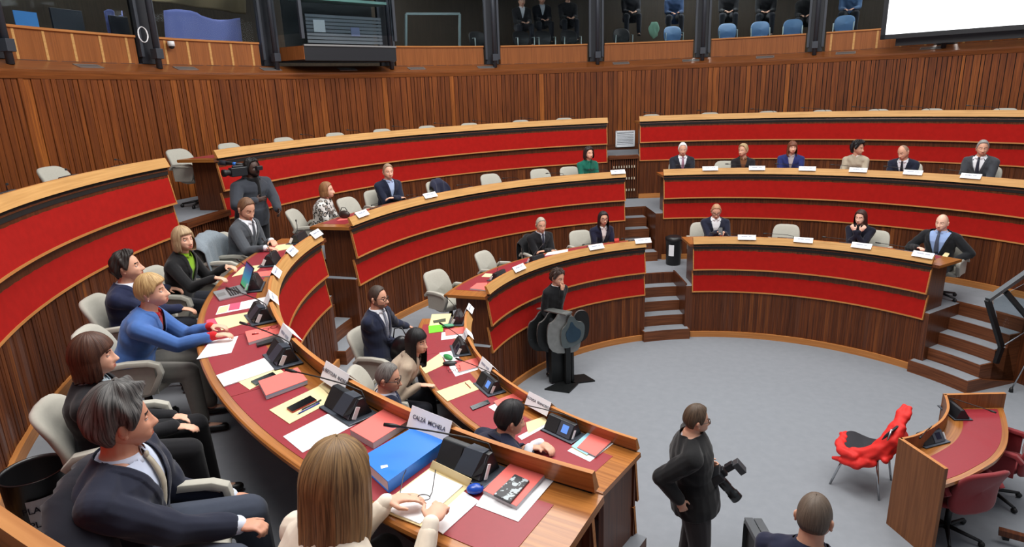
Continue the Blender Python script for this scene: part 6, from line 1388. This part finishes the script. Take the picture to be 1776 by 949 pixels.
mb = MB(); bar(mb, A-Vector((0, 0, .02)), A-Vector((0, 0, .95)), .05, .03, M_rail); mb.build('post', t); mb = MB(); q = [A-vz*.02, B+d_-vz*.02, B+d_-vz*.8, A-vz*.8]; mb.quad(*q, M_rail); o = mb.build('infill_panel', t); o.modifiers.new('s', 'SOLIDIFY').thickness = .01
# tripod stand at the right edge
p = at(1753, 680, 0); t = thing('tripod_stand', 'chrome tripod stand with black feet cut by the right edge', 'stand', p+Vector((.25, .1, 0)))
top_ = p+Vector((.28, .12, .95))
for dx, dy in ((0, 0), (.52, .05), (.22, .42)):
    q = p+Vector((dx, dy, 0)); mb = MB(); mb.tube([q+vz*.03, top_], .011, M_chrome, 8); l_ = mb.build('leg', t); mb = MB(); mb.lathe([(0, 0), (.028, 0), (.024, .05), (.013, .07), (0, .07)], M_chd, q, 12); mb.build('rubber_foot', l_)
mb = MB(); mb.tube([top_-vz*.3, top_+vz*.5], .014, M_chrome, 10); mb.build('column', t)
t = thing('chair_leg', 'dark wooden bar standing in for a chair base leg at the lower right edge', 'chair_leg', at(1755, 930, .1))
mb = MB(); bar(mb, at(1732, 921, .12), at(1790, 937, .12), .06, .06, M_dark); mb.build('bar', t)  # plain bar stands in for the leg of a chair base
mb = MB(); q = at(1745, 926, .06); mb.box((q.x, q.y, .045), (.05, .05, .09), M_chd); mb.build('support', t); mb = MB(); q = at(1785, 937, .06); mb.box((q.x, q.y, .045), (.05, .05, .09), M_chd); mb.build('support', t)
# ------------------------------------------------------------------ cameras
def cam_still(label, c, d, s=1.):
    d = nrm(Vector(d)); sd = nrm(d.cross(vz)); up_ = sd.cross(d); R = Matrix((sd, d, up_)).transposed(); t = thing('photo_camera', label, 'camera', c)
    mb = MB(); mb.box(c, (.15*s, .07*s, .11*s), M_con, R); mb.build('body', t, bev=.008); mb = MB(); mb.box(c+up_*.065*s, (.06*s, .06*s, .035*s), M_con, R); mb.build('viewfinder_hump', t, bev=.006)
    Rl = Matrix((sd, up_.cross(sd)*-1 if False else up_, -d)).transposed(); Rl = Matrix((sd, -up_, d)).transposed()
    mb = MB(); mb.lathe([(.036*s, .03*s), (.040*s, .05*s), (.040*s, .12*s), (.036*s, .125*s), (.038*s, .17*s), (.044*s, .18*s), (.046*s, .235*s), (.042*s, .235*s), (.036*s, .18*s), (0, .175*s)], mat('lens_black', (26, 27, 29), .3), c, 24, R=Rl); mb.build('lens', t)
    mb = MB(); mb.box(c+up_*.13*s-d*.01, (.05*s, .05*s, .07*s), M_con, R); mb.box(c+up_*.185*s+d*.03*s, (.075*s, .10*s, .05*s), mat('flash_grey', (60, 64, 68), .3), R); mb.build('flash', t, bev=.004); return t
cam_still('black camera with flash and long lens hanging at the photographer\'s side', at(1243, 825, 1.12), ray(1275, 860)-ray(1235, 815)+Vector((.0, -.0, 0)), 1.12)
H_ = cam_q['H']; fx = Vector((.93, -.10, 0)); c = H_+Vector((-.05, -.20, -.02)); dv = nrm(Vector((-.1, -.99, 0)) if False else ray(400, 290)-ray(440, 296)); dv.z = 0; dv = nrm(Vector((-.35, -.9, 0)))
t = thing('video_camera', 'black shoulder video camera carried by the cameraman in the aisle', 'camera', c); sd = nrm(dv.cross(vz)); R = Matrix((sd, dv, vz)).transposed()
mb = MB(); mb.box(c, (.10, .22, .12), M_con, R); mb.box(c+vz*.07, (.04, .15, .03), M_con, R); mb.build('body', t, bev=.01)
mb = MB(); mb.lathe([(.035, .10), (.04, .12), (.04, .16), (.048, .17), (.048, .21), (0, .19)], M_chd, c, 20, R=Matrix((sd, -vz, dv)).transposed()); mb.build('lens', t)
mb = MB(); a = H_+CR*(-.10)+vz*.05; b = H_+CR*(-.34)+vz*.07; mb.tube([a, b], [.018, .022], M_chd, 12); mb.tube([b, b+(b-a)*.35], [.035, .034], mat('foam_black', (30, 30, 40), .9), 14); mb.build('shotgun_microphone', t)
mb = MB(); mb.tube([a+(b-a)*.45, a+(b-a)*.62], .024, mat('band_blue', (40, 110, 200), .5), 12); mb.build('blue_band', t)
mb = MB(); mb.box(H_+nrm(Vector((.9, -.2, 0)))*.16+vz*.01, (.06, .09, .06), M_con, Matrix.Rotation(-.2, 3, 'Z')); mb.build('viewfinder', t, bev=.01)
# ------------------------------------------------------------------ gallery contents
area(-8.5, 6.5, 7.4, 3, 1.5, 110); area(-10.6, 1, 7.4, 1.5, 3, 90); area(-2.2, 10.6, 7.4, 3, 1.5, 130); area(3, 10.5, 7.4, 3, 1.5, 110)  # added fill lamps that brighten the dark gallery interior, not real fixtures
M_lb = mat('light_blue_plastic', (100, 136, 176), .5); M_cl = mat('lilac_sheet', (150, 158, 228), .8); M_al = mat('aluminium', (170, 184, 182), .3, metal=.6)
def gal_chair(u, label, m=M_lb, r=10.0, top=5.72):
    p = at_r(u, 60, r); a = azof(p); c = pol(r, a, 4.95); F_ = -pol(1, a); s_ = vz.cross(F_); t = thing('gallery_chair', label, 'chair', c, None); T = lambda q: c-F_*q.y*-1+s_*q.x+vz*q.z
    T = lambda q: c+F_*q.y+s_*q.x+vz*q.z
    mb = MB(); shell(mb, .44, .40, .03, m, lambda p: T(Vector((p.x, p.y-.22, p.z+.42))), roundness=3); mb.build('backrest', t)
    mb = MB(); shell(mb, .44, .42, .03, m, lambda p: T(Vector((p.x, p.z-.2, .42-p.y))), bow=0, lean=0, roundness=3); mb.build('seat', t)
    for x in (-.21, .21):
        mb = MB(); mb.tube([T(Vector((x, .22, 0))), T(Vector((x, .22, .62))), T(Vector((x, .02, .63)))], .012, M_al, 8); mb.build('leg', t); mb = MB(); mb.tube([T(Vector((x, -.2, 0))), T(Vector((x, -.2, .45)))], .012, M_al, 8); mb.build('leg', t)
for i, (u, m_, w) in enumerate([(908, M_chd, 'dark gallery chair under the leftmost spectator behind the glass'), (945, M_chd, 'dark gallery chair under the middle spectator behind the glass'), (990, M_chd, 'dark gallery chair under the right spectator behind the glass'), (833, M_chd, 'dark gallery chair right of the aluminium frame'),
                                 (1080, M_chd, 'dark gallery chair left of the pale green jacket'), (1168, M_lb, 'light blue gallery chair behind the person in denim blue'), (1262, M_lb, 'light blue gallery chair, first right of the middle column'), (1318, M_lb, 'light blue gallery chair in the middle of the bay left of the screen'), (1374, M_lb, 'light blue gallery chair left of the column nearest the screen'), (1462, M_lb, 'light blue gallery chair nearest the big screen')]):
    gal_chair(u, w, m_)
# pale green jacket
p = at_r(1134, 52, 9.75); g_ = Blob(); g_.ell(p, (Vector((.13, .0, 0)), Vector((0, .08, 0)), Vector((0, 0, .20))), 18, 12); v, f = remeshed(g_, .012, 2); q_ = v*40; v = v+.012*np.stack([np.sin(q_[:, 2]*.6+q_[:, 0]), np.sin(q_[:, 0]*1.3), np.sin(q_[:, 0])], 1); tag(mesh_obj('hanging_jacket', v, f, [mat('pale_green', (150, 196, 168), .8)]), 'pale green jacket hung over a chair behind the gallery glass', 'jacket')
# aluminium table frame
t = thing('aluminium_table', 'tall aluminium table frame behind the glass right of the control booth', 'table', at_r(750, 78, 9.9))
for (a, b, nm) in (((704, 82), (704, 24), 'leg'), ((704, 24), (797, 24), 'tabletop'), ((797, 24), (797, 82), 'leg')):
    mb = MB(); bar(mb, at_r(a[0], a[1], 9.9), at_r(b[0], b[1], 9.9), .05, .05, M_al); mb.build(nm, t)
# sheets and dark monitors on the left
def cloth_px(label, px, r, m, name='draped_sheet', cat='sheet'):
    P = [at_r(u, v, r) for u, v in px]; c_ = sum(P, Vector())/len(P); n = 14; V = []; F = []
    for i in range(n):
        for j in range(n):
            s, q = i/(n-1), j/(n-1); p = (P[0]*(1-s)+P[1]*s)*(1-q)+(P[3]*(1-s)+P[2]*s)*q; rd = Vector((p.x, p.y, 0)).normalized(); V.append(tuple(p+rd*(.04*math.sin(s*14+q*2)+.02*math.sin(s*31))+vz*(.05*math.sin(s*7)*(1-q))))
    for i in range(n-1):
        for j in range(n-1): A = i*n+j; F.append((A, A+n, A+n+1, A+1))
    o = mesh_obj(name, V, F, [m]); o.modifiers.new('s', 'SOLIDIFY').thickness = .01; return tag(o, label, cat)
cloth_px('large lilac blue sheet draped behind the left gallery window', [(284, 18), (418, 34), (422, 92), (292, 86)], 9.85, M_cl)
cloth_px('narrow lilac blue sheet left of the steel column with the cable coil', [(182, 22), (214, 22), (222, 66), (192, 62)], 9.85, M_cl)
for u, v, lb in [(118, 38, 'dark monitor behind the glass under the small yellow lamp'), (208, 48, 'dark monitor in front of the narrow lilac sheet')]:
    c = at_r(u, v, 9.7); a = azof(c); R = Matrix.Rotation(math.radians(a), 3, 'Z'); t = thing('monitor', lb, 'monitor', c-vz*.3); mb = MB(); mb.box(c, (.03, .5 if u < 150 else .32, .34), mat('monitor_grey', (60, 64, 72), .5), R); mb.build('panel', t, bev=.006); mb = MB(); mb.box(c-vz*.26, (.05, .05, .25), M_chd, R); mb.build('stand', t)
c = at_r(48, 42, 9.6); a = azof(c); R = Matrix.Rotation(math.radians(a), 3, 'Z'); t = thing('laptop', 'laptop with a light blue screen behind the leftmost gallery glass', 'laptop', c); mb = MB(); mb.box(c+vz*.05, (.01, .34, .22), mat('laptop_lit', (70, 130, 190), .4, emit=.5), R); mb.build('screen', t); mb = MB(); mb.box(c-vz*.06, (.24, .34, .015), M_con, R); mb.build('base', t)
c = at_r(105, 20, 10.2); t = thing('table_lamp', 'small yellow glowing lamp behind the left gallery glass', 'lamp', c-vz*.3); mb = MB(); mb.lathe([(0, -.035), (.035, -.02), (.04, .01), (0, .035)], mat('lamp_yellow', (255, 214, 60), .5, emit=4), c, 16); mb.build('bulb', t); mb = MB(); mb.tube([c-vz*.4, c-vz*.03], .01, M_chd, 8); mb.build('stem', t)
cloth_px('beige roller blind hanging behind the left gallery window', [(276, -30), (428, -30), (426, 25), (262, 2)], 10.6, mat('blind_beige', (120, 104, 76), .8), 'roller_blind', 'blind')
# white dome camera and cable coils
c = at_r(297, 78, RW+.22); t = thing('security_camera', 'small white security camera under the gallery rail at the left', 'camera', c); mb = MB(); mb.lathe([(0, .06), (.05, .055), (.055, -.02), (0, -.02)], M_wh, c, 20); mb.build('housing', t); mb = MB(); mb.lathe([(.045, -.02), (.04, -.045), (.02, -.06), (0, -.062)], M_con, c, 20); mb.build('dome', t)
c = at_r(248, 60, RW+.06); mb = MB(); mb.tube([c+Vector((.0, .08*math.cos(a)*(1+.1*math.sin(a*2.3)), .11*math.sin(a))) for a in [i*.4 for i in range(50)]], .006, M_wh, 6); tag(mb.build('cable_coil', base=c), 'coil of white and black cable tied to the left steel column', 'cable')
